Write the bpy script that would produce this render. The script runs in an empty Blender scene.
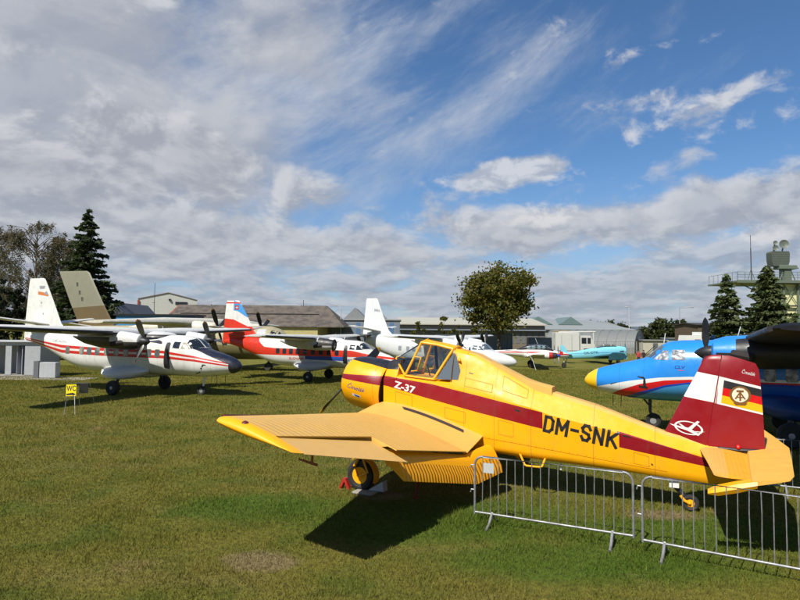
import bpy, bmesh, math, random
import numpy as np
from mathutils import Vector, Matrix
from mathutils.bvhtree import BVHTree
random.seed(7); NPR = np.random.default_rng(11)
S = bpy.context.scene
COL = S.collection
R = math.radians

# ------------------------------------------------------------------ camera
F_PX, HCAM, HOR, ROLL = 593.0, 3.15, 332.0, R(0.5)
TH = math.atan((HOR - 300) / F_PX)
FWD = Vector((0, math.cos(TH), math.sin(TH))); UP0 = Vector((0, -math.sin(TH), math.cos(TH))); RT0 = Vector((1, 0, 0))
UP = UP0 * math.cos(ROLL) - RT0 * math.sin(ROLL); RT = RT0 * math.cos(ROLL) + UP0 * math.sin(ROLL)
EYE = Vector((0, 0, HCAM))
cam = bpy.data.cameras.new('camera'); camo = bpy.data.objects.new('camera', cam); COL.objects.link(camo)
camo.matrix_world = Matrix(((RT.x, UP.x, -FWD.x, 0), (RT.y, UP.y, -FWD.y, 0), (RT.z, UP.z, -FWD.z, HCAM), (0, 0, 0, 1)))
cam.sensor_width = 36; cam.lens = 36 * F_PX / 800; cam.clip_start = .1; cam.clip_end = 6000
S.camera = camo

def at(px, py, d):
    """World point d metres ahead (along +y) on the sight line of a photo pixel."""
    r = FWD + RT * ((px - 400) / F_PX) - UP * ((py - 300) / F_PX)
    return EYE + r * (d / r.y)

def sstep(a, b, x):
    t = min(1, max(0, (x - a) / (b - a))); return t * t * (3 - 2 * t)

def gz(x, y):
    return -.35 * sstep(33, 41, y) - .15 * sstep(48, 62, y)

# ------------------------------------------------------------------ node helpers
class NT:
    def __init__(s, tree): s.t = tree; s.n = tree.nodes; s.l = tree.links
    def new(s, typ, **kw):
        n = s.n.new(typ)
        for k, v in kw.items(): setattr(n, k, v)
        return n
    def put(s, sock, v):
        if isinstance(v, bpy.types.NodeSocket): s.l.new(v, sock)
        elif v is not None: sock.default_value = v
    def m(s, op, a, b=None, c=None, clamp=False):
        n = s.new('ShaderNodeMath', operation=op, use_clamp=clamp)
        s.put(n.inputs[0], a); s.put(n.inputs[1], b)
        if c is not None: s.put(n.inputs[2], c)
        return n.outputs[0]
    def vm(s, op, a, b=None):
        n = s.new('ShaderNodeVectorMath', operation=op)
        s.put(n.inputs[0], a); s.put(n.inputs[1], b)
        return n.outputs[0]
    def mix(s, f, a, b, blend='MIX'):
        n = s.new('ShaderNodeMix', data_type='RGBA', blend_type=blend)
        s.put(n.inputs[0], f); s.put(n.inputs[6], rgba(a)); s.put(n.inputs[7], rgba(b))
        return n.outputs[2]
    def noise(s, vec, scale, detail=4, rough=.55, dist=0.):
        n = s.new('ShaderNodeTexNoise'); s.put(n.inputs['Vector'], vec)
        n.inputs['Scale'].default_value = scale; n.inputs['Detail'].default_value = detail
        n.inputs['Roughness'].default_value = rough; n.inputs['Distortion'].default_value = dist
        return n.outputs['Fac']
    def ramp(s, f, a, b, lo=0., hi=1., smooth=True):
        n = s.new('ShaderNodeMapRange'); n.interpolation_type = 'SMOOTHSTEP' if smooth else 'LINEAR'
        s.put(n.inputs[0], f); n.inputs[1].default_value = a; n.inputs[2].default_value = b
        n.inputs[3].default_value = lo; n.inputs[4].default_value = hi
        return n.outputs[0]
    def curve(s, x, pts):
        """piecewise linear function of x through pts"""
        x0, x1 = min(p[0] for p in pts), max(p[0] for p in pts)
        z0, z1 = min(p[1] for p in pts), max(p[1] for p in pts); z1 = max(z1, z0 + 1e-3)
        n = s.new('ShaderNodeFloatCurve'); c = n.mapping.curves[0]
        q = sorted(((p[0] - x0) / (x1 - x0), (p[1] - z0) / (z1 - z0)) for p in pts)
        while len(c.points) < len(q): c.points.new(.5, .5)
        for p, (a, b) in zip(c.points, q): p.location = (a, b); p.handle_type = 'VECTOR'
        n.mapping.update()
        s.put(n.inputs['Value'], s.m('DIVIDE', s.m('SUBTRACT', x, x0), x1 - x0, clamp=True))
        return s.m('ADD', s.m('MULTIPLY', n.outputs[0], z1 - z0), z0)

def rgba(c):
    if isinstance(c, (tuple, list)) and len(c) == 3: return (*c, 1)
    return c

def srgb(r, g, b):
    f = lambda c: (c / 12.92 if c <= .04045 else ((c + .055) / 1.055) ** 2.4)
    return tuple(f(x / 255) for x in (r, g, b))

MATS = {}
def mat(name, col=(.5, .5, .5), rough=.5, metal=0., zones=(), seams=(), seamz=(), dirt=.12, corr=None, bumpn=None, spec=.5, var=None, streak=0., coat=0.):
    """Painted surface. zones: (colour, [conditions]) laid over the base colour in object space."""
    if name in MATS: return MATS[name]
    M = bpy.data.materials.new(name); M.use_nodes = True; MATS[name] = M
    T = NT(M.node_tree); P = M.node_tree.nodes['Principled BSDF']
    tc = T.new('ShaderNodeTexCoord').outputs['Object']
    sx = T.new('ShaderNodeSeparateXYZ'); T.put(sx.inputs[0], tc); X, Y, Z = sx.outputs
    c = None
    base = rgba(col)
    cur = base
    for zc, conds in zones:
        f = None
        for cd in conds:
            k = cd[0]; v = cd[1]
            if k[0] == 'x': val, ref = X, v
            elif k[0] == 'y': val, ref = Y, v
            elif k[0] == 'a': val, ref = T.m('ABSOLUTE', Y), v
            elif k[0] == 'z': val, ref = Z, (T.curve(X, v) if isinstance(v, (list, tuple)) else v)
            g = T.m('GREATER_THAN' if k[1] == '>' else 'LESS_THAN', val, ref)
            f = g if f is None else T.m('MULTIPLY', f, g)
        cur = T.mix(f, cur, zc)
    if var:   # second tone in blotches
        nz = T.ramp(T.noise(tc, var[1], 5, .6), .42, .62)
        cur = T.mix(T.m('MULTIPLY', nz, var[2] if len(var) > 2 else 1.), cur, var[0])
    if dirt:
        nz = T.noise(tc, 2.3, 6, .65); nz2 = T.noise(T.vm('MULTIPLY', tc, (6, 6, .9)), 1.7, 4, .6)
        d = T.m('MULTIPLY', T.ramp(nz, .45, .75), dirt)
        d2 = T.m('MULTIPLY', T.ramp(nz2, .5, .8), dirt * (.6 + streak))
        cur = T.mix(d, cur, (.16, .13, .09)); cur = T.mix(d2, cur, (.13, .11, .08))
    line = None
    for s_, A in ((seams, X), (seamz, Z)):
        for q in s_:
            g = T.m('LESS_THAN', T.m('ABSOLUTE', T.m('SUBTRACT', A, q)), .006)
            line = g if line is None else T.m('MAXIMUM', line, g)
    if line is not None: cur = T.mix(T.m('MULTIPLY', line, .45), cur, (.05, .045, .04))
    T.put(P.inputs['Base Color'], cur)
    rn = T.noise(tc, 5., 4)
    T.put(P.inputs['Roughness'], T.ramp(rn, .3, .7, max(.05, rough - .08), min(1, rough + .1)))
    P.inputs['Metallic'].default_value = metal; P.inputs['Specular IOR Level'].default_value = spec
    P.inputs['Coat Weight'].default_value = coat; P.inputs['Coat Roughness'].default_value = .12
    h = None
    if corr:   # (axis, pitch, depth) pressed corrugation
        A = {'x': X, 'y': Y, 'z': Z}[corr[0]]
        h = T.m('MULTIPLY', T.m('POWER', T.m('ABSOLUTE', T.m('SINE', T.m('MULTIPLY', A, math.pi / corr[1]))), .45 if len(corr) < 4 else corr[3]), corr[2])
    if bumpn:
        q = T.m('MULTIPLY', T.noise(tc, bumpn[0], 5), bumpn[1]); h = q if h is None else T.m('ADD', h, q)
    if h is not None:
        b = T.new('ShaderNodeBump'); b.inputs['Strength'].default_value = 1; b.inputs['Distance'].default_value = 1
        T.put(b.inputs['Height'], h); T.put(P.inputs['Normal'], b.outputs[0])
    return M

def glass(name, tint=(.6, .68, .7), alpha=.35, rough=.03):
    if name in MATS: return MATS[name]
    M = bpy.data.materials.new(name); M.use_nodes = True; MATS[name] = M
    T = NT(M.node_tree); n = M.node_tree.nodes; n.remove(n['Principled BSDF'])
    tr = T.new('ShaderNodeBsdfTransparent'); tr.inputs[0].default_value = (*tint, 1)
    gl = T.new('ShaderNodeBsdfGlossy'); gl.inputs['Roughness'].default_value = rough; gl.inputs[0].default_value = (.9, .9, .9, 1)
    fr = T.new('ShaderNodeFresnel'); fr.inputs[0].default_value = 1.45
    mx = T.new('ShaderNodeMixShader'); T.put(mx.inputs[0], T.m('ADD', fr.outputs[0], alpha * .2, clamp=True))
    T.put(mx.inputs[1], tr.outputs[0]); T.put(mx.inputs[2], gl.outputs[0])
    T.put(n['Material Output'].inputs[0], mx.outputs[0])
    return M

# ------------------------------------------------------------------ mesh helpers
def pchip(xs, ys, q):
    xs = np.array(xs, float); ys = np.array(ys, float)
    if xs[0] > xs[-1]: xs = xs[::-1]; ys = ys[::-1]
    h = np.diff(xs); d = np.diff(ys) / h; m = np.zeros(len(xs))
    for i in range(1, len(xs) - 1):
        if d[i - 1] * d[i] > 0:
            w1 = 2 * h[i] + h[i - 1]; w2 = h[i] + 2 * h[i - 1]; m[i] = (w1 + w2) / (w1 / d[i - 1] + w2 / d[i])
    m[0], m[-1] = d[0], d[-1]
    q = np.clip(q, xs[0], xs[-1]); k = np.clip(np.searchsorted(xs, q) - 1, 0, len(h) - 1)
    t = (q - xs[k]) / h[k]
    return (2*t**3-3*t**2+1)*ys[k] + (t**3-2*t**2+t)*h[k]*m[k] + (-2*t**3+3*t**2)*ys[k+1] + (t**3-t**2)*h[k]*m[k+1]

class MB:
    def __init__(s): s.v = []; s.f = []; s.mi = []
    def add(s, vs, fs, mi=0):
        o = len(s.v); s.v += [tuple(p) for p in vs]
        for f in fs: s.f.append(tuple(i + o for i in f)); s.mi.append(mi)
        return s
    def loft(s, rings, mi=0, cap0=True, cap1=True, closed=True):
        n = len(rings[0]); vs = [p for r in rings for p in r]; fs = []
        for i in range(len(rings) - 1):
            for j in range(n if closed else n - 1):
                a = i * n + j; b = i * n + (j + 1) % n
                fs.append((a, b, b + n, a + n))
        if closed and cap0: fs.append(tuple(range(n))[::-1])
        if closed and cap1: fs.append(tuple(range((len(rings) - 1) * n, len(rings) * n)))
        return s.add(vs, fs, mi)
    def tube(s, pts, r, n=8, mi=0, caps=True):
        pts = [Vector(p) for p in pts]; rs = r if isinstance(r, (list, tuple)) else [r] * len(pts)
        rings = []; ref = None
        for i, p in enumerate(pts):
            d = (pts[min(i + 1, len(pts) - 1)] - pts[max(i - 1, 0)]).normalized()
            if ref is None:
                ref = Vector((0, 0, 1)) if abs(d.z) < .9 else Vector((1, 0, 0))
            a = d.cross(ref)
            if a.length < 1e-4: a = d.orthogonal()
            a.normalize(); b = d.cross(a).normalized(); ref = -b if False else ref
            rings.append([p + (a * math.cos(2 * math.pi * k / n) + b * math.sin(2 * math.pi * k / n)) * rs[i] for k in range(n)])
        return s.loft(rings, mi, caps, caps)
    def box(s, c, d, mi=0, rot=None, bev=0.):
        x, y, z = [q / 2 for q in d]; c = Vector(c)
        if bev > 0:
            b = min(bev, x * .9, y * .9, z * .9); rings = []
            for zz, k in ((-z, b), (-z + b, 0), (z - b, 0), (z, b)):
                xx, yy = x - k, y - k; q = b * .6
                rings.append([(-xx + q, -yy, zz), (xx - q, -yy, zz), (xx, -yy + q, zz), (xx, yy - q, zz), (xx - q, yy, zz), (-xx + q, yy, zz), (-xx, yy - q, zz), (-xx, -yy + q, zz)])
            rings = [[(c + ((rot @ Vector(p)) if rot else Vector(p))) for p in r] for r in rings]
            return s.loft(rings, mi)
        vs = [Vector((i, j, k)) for i in (-x, x) for j in (-y, y) for k in (-z, z)]
        if rot: vs = [rot @ p for p in vs]
        return s.add([c + p for p in vs], [(0, 1, 3, 2), (4, 6, 7, 5), (0, 4, 5, 1), (2, 3, 7, 6), (0, 2, 6, 4), (1, 5, 7, 3)], mi)
    def lathe(s, prof, n=20, mi=0, o=(0, 0, 0), ax=(1, 0, 0)):
        """prof: (along axis, radius)"""
        ax = Vector(ax).normalized(); a = ax.orthogonal().normalized(); b = ax.cross(a); o = Vector(o)
        rings = [[o + ax * t + (a * math.cos(2 * math.pi * k / n) + b * math.sin(2 * math.pi * k / n)) * max(r, 1e-4) for k in range(n)] for t, r in prof]
        return s.loft(rings, mi)
    def prism(s, poly, h0, h1, fn, mi=0):
        """poly 2-D, extruded between h0 and h1; fn(a, b, h) -> point"""
        return s.loft([[fn(a, b, h0) for a, b in poly], [fn(a, b, h1) for a, b in poly]], mi)
    def xf(s, M, i0=0):
        s.v = s.v[:i0] + [tuple(M @ Vector(p)) for p in s.v[i0:]]; return s
    def bvh(s): return BVHTree.FromPolygons([Vector(p) for p in s.v], s.f)
    def build(s, name, mats, parent=None, ang=35, recalc=True, smooth=True):
        me = bpy.data.meshes.new(name); me.from_pydata(s.v, [], s.f)
        if not isinstance(mats, (list, tuple)): mats = [mats]
        for m_ in mats: me.materials.append(m_)
        me.polygons.foreach_set('material_index', s.mi)
        if recalc:
            bm = bmesh.new(); bm.from_mesh(me); bmesh.ops.recalc_face_normals(bm, faces=bm.faces); bm.to_mesh(me); bm.free()
        if smooth:
            me.polygons.foreach_set('use_smooth', [True] * len(me.polygons)); me.set_sharp_from_angle(angle=R(ang))
        me.update()
        o = bpy.data.objects.new(name, me); COL.objects.link(o)
        if parent: o.parent = parent
        return o

def thing(name, label, cat, loc=(0, 0, 0), rz=0., group=None, ry=0.):
    o = bpy.data.objects.new(name, None); COL.objects.link(o); o.empty_display_size = .3
    o.location = loc; o.rotation_euler = (0, ry, rz)
    return tag(o, label, cat, group)
def tag(o, label=None, cat=None, group=None, kind=None):
    if label: o['label'] = label
    if cat: o['category'] = cat
    if group: o['group'] = group
    if kind: o['kind'] = kind
    return o
def copy_tree(o, parent=None):
    c = o.copy(); COL.objects.link(c)
    if parent: c.parent = parent
    for ch in list(o.children): copy_tree(ch, c)
    return c

def airfoil(mb, sts, c0=0., c1=1., n=9, mi=0, camber=.25, cove=None):
    """sts: (LE point, TE point, thickness direction, thickness / chord) lofted spanwise"""
    rings = []
    for LE, TE, nv, t in sts:
        LE = Vector(LE); TE = Vector(TE); nv = Vector(nv).normalized(); ch = TE - LE; L = ch.length
        fr = [c0 + (c1 - c0) * (1 - math.cos(math.pi * k / n)) / 2 for k in range(n + 1)] if c0 == 0 else [c0 + (c1 - c0) * k / n for k in range(n + 1)]
        yt = lambda x: 5 * t * L * (.2969 * math.sqrt(x) - .126 * x - .3516 * x * x + .2843 * x ** 3 - .1026 * x ** 4) + .002
        up = [LE + ch * x + nv * yt(x) * (1 + camber) for x in fr]; lo = [LE + ch * x - nv * yt(x) * (1 - camber) for x in fr]
        if cove:
            for i_, x in enumerate(fr):
                if x > cove: k_ = min(1, (x - cove) / (c1 - cove) * 1.6); lo[i_] = lo[i_].lerp(up[i_] - nv * .018, k_)
        if c0 == 0: lo = lo[1:]
        rings.append(up[::-1] + lo)
    return mb.loft(rings, mi)

def poly2d(poly, maxlen):
    bm = bmesh.new(); bm.faces.new([bm.verts.new((a, b, 0)) for a, b in poly])
    bmesh.ops.triangulate(bm, faces=bm.faces)
    for _ in range(5):
        es = [e for e in bm.edges if e.calc_length() > maxlen]
        if not es: break
        bmesh.ops.subdivide_edges(bm, edges=es, cuts=1); bmesh.ops.triangulate(bm, faces=bm.faces)
    bm.verts.index_update()
    r = [(v.co.x, v.co.y) for v in bm.verts], [tuple(v.index for v in f.verts) for f in bm.faces]; bm.free(); return r

def text2d(s, size=1., bold=0., shear=0., xs=1., maxlen=.2):
    cu = bpy.data.curves.new('text_outline', 'FONT'); cu.body = s; cu.size = size; cu.offset = bold; cu.shear = shear; cu.resolution_u = 3
    ob = bpy.data.objects.new('text_outline', cu); COL.objects.link(ob)
    dg = bpy.context.evaluated_depsgraph_get(); me = ob.evaluated_get(dg).to_mesh()
    bm = bmesh.new(); bm.from_mesh(me); bmesh.ops.triangulate(bm, faces=bm.faces)
    for _ in range(4):
        es = [e for e in bm.edges if e.calc_length() > maxlen]
        if not es: break
        bmesh.ops.subdivide_edges(bm, edges=es, cuts=1); bmesh.ops.triangulate(bm, faces=bm.faces)
    bm.verts.index_update()
    vs = [(v.co.x * xs, v.co.y) for v in bm.verts]; fs = [tuple(v.index for v in f.verts) for f in bm.faces]; bm.free()
    bpy.data.objects.remove(ob); bpy.data.curves.remove(cu)
    return vs, fs

def text_fit(s, quad, **kw):
    """text stretched into the quad (bottom-left, bottom-right, top-left) of 2-D points"""
    vs, fs = text2d(s, **kw)
    x0, x1 = min(v[0] for v in vs), max(v[0] for v in vs); y0, y1 = min(v[1] for v in vs), max(v[1] for v in vs)
    (ax, ay), (bx, by), (cx, cy) = quad
    out = []
    for x, y in vs:
        t = (x - x0) / (x1 - x0); w = (y - y0) / (y1 - y0)
        out.append((ax + (bx - ax) * t + (cx - ax) * w, ay + (by - ay) * t + (cy - ay) * w))
    return out, fs

def decal(mb, bvh, shape, mi, side=1, off=.004, mode='side'):
    """lay a flat 2-D shape onto a body: 'side' takes (u, z) along v, 'front' takes (v, z) along -u, 'top' takes (u, v) along -z"""
    vs, fs = shape; out = []
    for a, b in vs:
        if mode == 'side': o = Vector((a, 6 * side, b)); d = Vector((0, -side, 0))
        elif mode == 'front': o = Vector((12, a, b)); d = Vector((-1, 0, 0))
        else: o = Vector((a, b, 9)); d = Vector((0, 0, -1))
        h, nn, _, _ = bvh.ray_cast(o, d)
        if h is None:
            h, nn, _, _ = bvh.find_nearest(o + d * (5.5 if mode == 'side' else 8))
        if nn.dot(d) > 0: nn = -nn
        out.append(h + nn * off)
    mb.add(out, fs, mi)

def ring2d(cx, cy, rx, ry, t, n=40, rot=0.):
    vs = []; fs = []
    for k in range(n):
        a = 2 * math.pi * k / n
        for q in (1, 1 - t):
            x, y = rx * q * math.cos(a), ry * q * math.sin(a)
            vs.append((cx + x * math.cos(rot) - y * math.sin(rot), cy + x * math.sin(rot) + y * math.cos(rot)))
    for k in range(n): a, b = 2 * k, 2 * ((k + 1) % n); fs.append((a, b, b + 1, a + 1))
    return vs, fs
def disc2d(cx, cy, r, n=24): return [(cx + r * math.cos(2 * math.pi * k / n), cy + r * math.sin(2 * math.pi * k / n)) for k in range(n)]

# ------------------------------------------------------------------ shared materials
BLACK = mat('black_paint', (.018, .018, .02), .45, dirt=.05)
RUBBER = mat('rubber', (.022, .021, .02), .8, dirt=.3)
STEEL = mat('galvanised_steel', (.38, .39, .40), .5, .55, dirt=.35, var=((.22, .22, .22), 9., .6))
DARKM = mat('dark_metal', (.06, .06, .065), .5, .3, dirt=.1)
WHITE = mat('white_paint', (.78, .78, .76), .4, dirt=.1, streak=.3)
GREYP = mat('grey_paint', (.33, .34, .35), .5, dirt=.15)
REDP = mat('red_paint', (.42, .025, .015), .5, dirt=.1)
CREAMG = glass('cabin_glass', (.80, .85, .84), .35)
DGLASS = mat('dark_window_glass', (.02, .026, .032), .06, dirt=0, spec=.8)
BGLASS = mat('sunblind_window_glass', (.30, .31, .32), .08, dirt=0, spec=.8, var=((.62, .63, .64), 7., .9))
YELLOW = mat('spray_plane_yellow', srgb(252, 176, 8), .42, dirt=.07)
WINGTOP = mat('sky_glare_wing_yellow', srgb(224, 176, 88), .5, dirt=.10, corr=('y', .125, .010), bumpn=(3., .004))  # yellow paled to tan: sky glare put into the colour
WINGFLAT = mat('sky_glare_flat_yellow', srgb(224, 176, 88), .5, dirt=.10, bumpn=(2., .006))  # same tan without ribs, sky glare painted into the base colour
FLAPM = mat('flap_yellow', srgb(236, 162, 24), .45, dirt=.06, corr=('y', .085, .016, 1.))
DKRED = mat('wine_red', srgb(138, 12, 26), .42, dirt=.05)
BROWNR = mat('brown_red_edge', srgb(96, 30, 20), .5, dirt=.1)
WHITEMARK = mat('white_marking', (.8, .8, .78), .4, dirt=.03)
BLACKMARK = mat('black_marking', (.02, .02, .022), .45, dirt=.03)
BLUEMARK = mat('blue_marking', srgb(30, 70, 150), .4, dirt=.03)
GOLDMARK = mat('gold_marking', srgb(255, 184, 10), .4, dirt=.03)
REDMARK = mat('bright_red_marking', srgb(206, 14, 16), .4, dirt=.03)
BRONZE = mat('wreath_brown', srgb(120, 82, 34), .5, dirt=.03)
PALEMARK = mat('pale_marking', srgb(232, 222, 200), .5, dirt=.03)

# ================================================================== yellow spray plane (u forward, v to port, z up)
Z0 = (0.0, 13.43); ZH = R(153.2)
spray = thing('spray_plane', 'yellow low wing crop spraying plane with wine red stripe and black letters DM-SNK', 'airplane', (*Z0, 0), ZH)

def zring(u, zb, zm, w, zt, wt, wb=None):
    wb = w * .62 if wb is None else wb; r = min(.16, (zm - zb) * .4)
    half = [(0, zb)]
    def seg(p, q, n):
        for k in range(1, n + 1): half.append((p[0] + (q[0] - p[0]) * k / n, p[1] + (q[1] - p[1]) * k / n))
    seg((0, zb), (wb, zb), 2)
    for a in (25, 50, 75, 90): half.append((wb + (w * .985 - wb) * math.sin(R(a)), zb + r * (1 - math.cos(R(a)))))
    seg((w * .985, zb + r), (w, zm), 4)
    q = min(.06, (zt - zm) * .3); seg((w, zm), (wt + .02, zt - q), 5); seg((wt + .02, zt - q), (wt * .8, zt), 2); seg((wt * .8, zt), (0, zt), 2)
    return [(u, v, z) for v, z in half] + [(u, -v, z) for v, z in half[-2:0:-1]]

ZST = [(.16, 1.42, 2.10, .45, 2.49, .24), (.0, 1.28, 2.13, .465, 2.55, .25), (-.16, 1.15, 2.14, .47, 2.57, .25), (-.17, 1.14, 2.10, .47, 2.22, .42),
       (-.6, .92, 2.05, .47, 2.19, .43), (-1.12, .82, 2.0, .47, 2.15, .43), (-1.40, .79, 1.98, .47, 2.15, .43), (-1.42, .79, 1.98, .47, 2.81, .23), (-1.9, .76, 1.92, .47, 2.70, .20), (-2.5, .72, 1.82, .46, 2.40, .18),
       (-3.1, .69, 1.70, .445, 2.08, .17), (-3.46, .675, 1.58, .42, 1.99, .165), (-4.25, .645, 1.42, .36, 1.79, .15), (-4.9, .61, 1.28, .305, 1.57, .12),
       (-5.45, .575, 1.15, .25, 1.385, .09), (-6.15, .535, 1.0, .17, 1.235, .06), (-6.8, .60, .88, .09, 1.08, .04)]
zf = MB(); zf.loft([zring(*s) for s in ZST])
zb = zf.bvh()
STRIPE_T = [(-6.9, .80), (-6.12, .985), (-4.74, 1.345), (-3.36, 1.615), (-2.03, 1.875), (-1.0, 2.06), (.05, 2.18), (1.3, 2.20)]
STRIPE_B = [(-6.9, .60), (-6.2, .83), (-4.67, 1.075), (-3.3, 1.31), (-2.03, 1.535), (-.8, 1.78), (.05, 1.965), (1.3, 2.11)]
LETTERS_X = (-4.70, -3.32)
ZFUS = mat('spray_plane_fuselage', srgb(252, 176, 8), .4, zones=[(BLACKMARK and (.02, .021, .028), [('x>', -.16), ('z>', 2.33)]),
        (srgb(226, 172, 84), [('x<', -1.75), ('x>', -6.3), ('a<', .19), ('z>', [(-6.3, 1.16), (-5.45, 1.33), (-4.25, 1.73), (-3.46, 1.93), (-3.1, 2.02), (-2.5, 2.34), (-1.9, 2.645), (-1.75, 2.68)])]),  # tan spine top: sky glare painted in as a zone
        (srgb(138, 12, 26), [('z<', STRIPE_T), ('z>', STRIPE_B), ('x>', LETTERS_X[1])]), (srgb(138, 12, 26), [('z<', STRIPE_T), ('z>', STRIPE_B), ('x<', LETTERS_X[0])])],
        seams=(-1.72, -2.36, -3.1, -4.25, -5.3), seamz=(), dirt=.10, streak=.6, spec=.4, bumpn=(1.3, .014))
# step of the spine fairing
sp = MB()
sp.loft([[(u, .19, z - .16), (u, .185, z - .02), (u, .12, z), (u, -.12, z), (u, -.185, z - .02), (u, -.19, z - .16)] for u, z in ((-2.2, 2.562), (-2.6, 2.375), (-3.0, 2.19), (-3.2, 2.145), (-3.45, 2.09))])
# letters DM-SNK: condensed block strokes with an even slope
LQ = [(-3.325, 1.265), (-4.655, 1.035), (-3.375, 1.575)]
def lmap(x, y): return (LQ[0][0] + (LQ[1][0] - LQ[0][0]) * x + (LQ[2][0] - LQ[0][0]) * y, LQ[0][1] + (LQ[1][1] - LQ[0][1]) * x + (LQ[2][1] - LQ[0][1]) * y)
def strokes(lines, x0, wd, t=.033, th=.13):
    """stroke letters: polylines in a unit box; t stroke half width as a share of the whole word, th as a share of the height"""
    out = []
    for ln in lines:
        for (ax, ay), (bx, by) in zip(ln, ln[1:]):
            A = Vector((x0 + ax * wd, ay)); B = Vector((x0 + bx * wd, by))
            sc = Vector((1.40, .33)); d = Vector(((B - A).x * sc.x, (B - A).y * sc.y)); d.normalize(); nrm = Vector((-d.y, d.x)); hw = .029
            e = Vector((d.x / sc.x, d.y / sc.y)) * hw * .9; m_ = Vector((nrm.x / sc.x, nrm.y / sc.y)) * hw
            out.append([tuple(A - e + m_), tuple(B + e + m_), tuple(B + e - m_), tuple(A - e - m_)])
    return out
i_, j_ = .07, .93
GL = {'D': [[(0, i_), (0, j_), (.65, j_), (1, .75), (1, .25), (.65, i_), (0, i_)]], 'M': [[(0, i_), (0, j_), (.5, .35), (1, j_), (1, i_)]], '-': [[(.1, .5), (.9, .5)]],
      'S': [[(1, .75), (.75, j_), (.25, j_), (0, .75), (.15, .56), (.85, .44), (1, .25), (.75, i_), (.25, i_), (0, .25)]], 'N': [[(0, i_), (0, j_), (1, i_), (1, j_)]],
      'K': [[(0, i_), (0, j_)], [(1, j_), (.05, .42)], [(.3, .55), (1, i_)]]}
for ch, x0, wd in (('D', .015, .105), ('M', .185, .135), ('-', .375, .10), ('S', .525, .105), ('N', .695, .105), ('K', .87, .115)):
    for q in strokes(GL[ch], x0, wd):
        p = poly2d([lmap(*a) for a in q], .07); decal(zf, zb, p, 1, 1, .006)
        decal(zf, zb, p, 1, -1, .006)
# Z-37 in white on the stripe
v2, f2 = text_fit('Z-37', [(-.10, 1.945), (-.60, 1.83), (-.13, 2.10)], bold=.03); decal(zf, zb, (v2, f2), 2, 1, .004)
v2, f2 = text_fit('Z-37', [(-.60, 1.83), (-.10, 1.945), (-.60, 1.985)], bold=.03); decal(zf, zb, (v2, f2), 2, -1, .004)
# small marks: hatch recesses on the stripe and by the spine, fuel caps
for (u, z, w_, h_) in ((-2.83, 1.655, .10, .03), (-4.83, 1.30, .13, .025), (-1.83, 2.33, .09, .018), (-5.25, .83, .03, .03)):
    decal(zf, zb, poly2d([(u + w_ / 2, z), (u - w_ / 2, z - .02), (u - w_ / 2, z - .02 - h_), (u + w_ / 2, z - h_)], .1), 1, 1, .003)
def outline(mb, b, q, mi, w_=.008, sd=1):
    for (ax, ay), (bx, by) in zip(q, q[1:] + q[:1]):
        d = Vector((bx - ax, by - ay)); L = d.length; d /= L; nx_, ny_ = -d.y * w_ / 2, d.x * w_ / 2
        decal(mb, b, poly2d([(ax + nx_, ay + ny_), (bx + nx_, by + ny_), (bx - nx_, by - ny_), (ax - nx_, ay - ny_)], .15), mi, sd, .003)
SHADEY = mat('panel_gap', srgb(196, 126, 10), .6, dirt=0)
for q in ([(-1.75, 1.52), (-1.30, 1.60), (-1.30, 1.38), (-1.75, 1.30)], [(-.15, 1.86), (-.55, 1.79), (-.55, 1.40), (-.15, 1.46)], [(-2.45, 1.42), (-2.75, 1.37), (-2.75, 1.10), (-2.45, 1.14)], [(-4.95, 1.0), (-5.2, .94), (-5.2, .76), (-4.95, .80)], [(-1.72, 2.22), (-2.30, 2.10), (-2.30, 1.95), (-1.72, 2.05)], [(-2.5, 2.28), (-3.0, 2.02), (-3.0, 1.86), (-2.5, 2.0)]): outline(zf, zb, q, 3)
outline(zf, zb, [(-.2, 1.2), (-2.9, .98), (-5.5, .70), (-5.5, .702), (-2.9, .982), (-.2, 1.202)][:3] + [(-5.5, .699), (-2.9, .979), (-.2, 1.199)], 3, .006)
for k in range(34):
    u = -.25 - .155 * k; z = 1.235 + (u + .2) * .092
    decal(zf, zb, poly2d(disc2d(u, z, .0085, 6), .1), 3, 1, .003)
fus = zf.build('fuselage', [ZFUS, BLACKMARK, WHITEMARK, SHADEY], spray, 28)
sp.build('spine_fairing', WINGFLAT, spray)
# quarter window, cockpit rail, seams
mb = MB(); decal(mb, zb, poly2d([(-1.44, 2.66), (-1.50, 2.74), (-1.545, 2.43), (-1.60, 2.40), (-1.57, 2.18), (-1.44, 2.17)][0:1] + [(-1.46, 2.72), (-1.56, 2.43), (-1.60, 2.36), (-1.57, 2.17), (-1.44, 2.17)], .1), 0, 1, .006)
mb.add([(-1.10, .455, 2.175), (-1.435, .272, 2.745), (-1.432, .38, 2.45), (-1.432, .474, 2.17)], [(0, 1, 2, 3)]); mb.build('quarter_window', mat('quarter_glass', (.11, .135, .16), .08, dirt=.12, spec=.8), spray)

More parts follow.
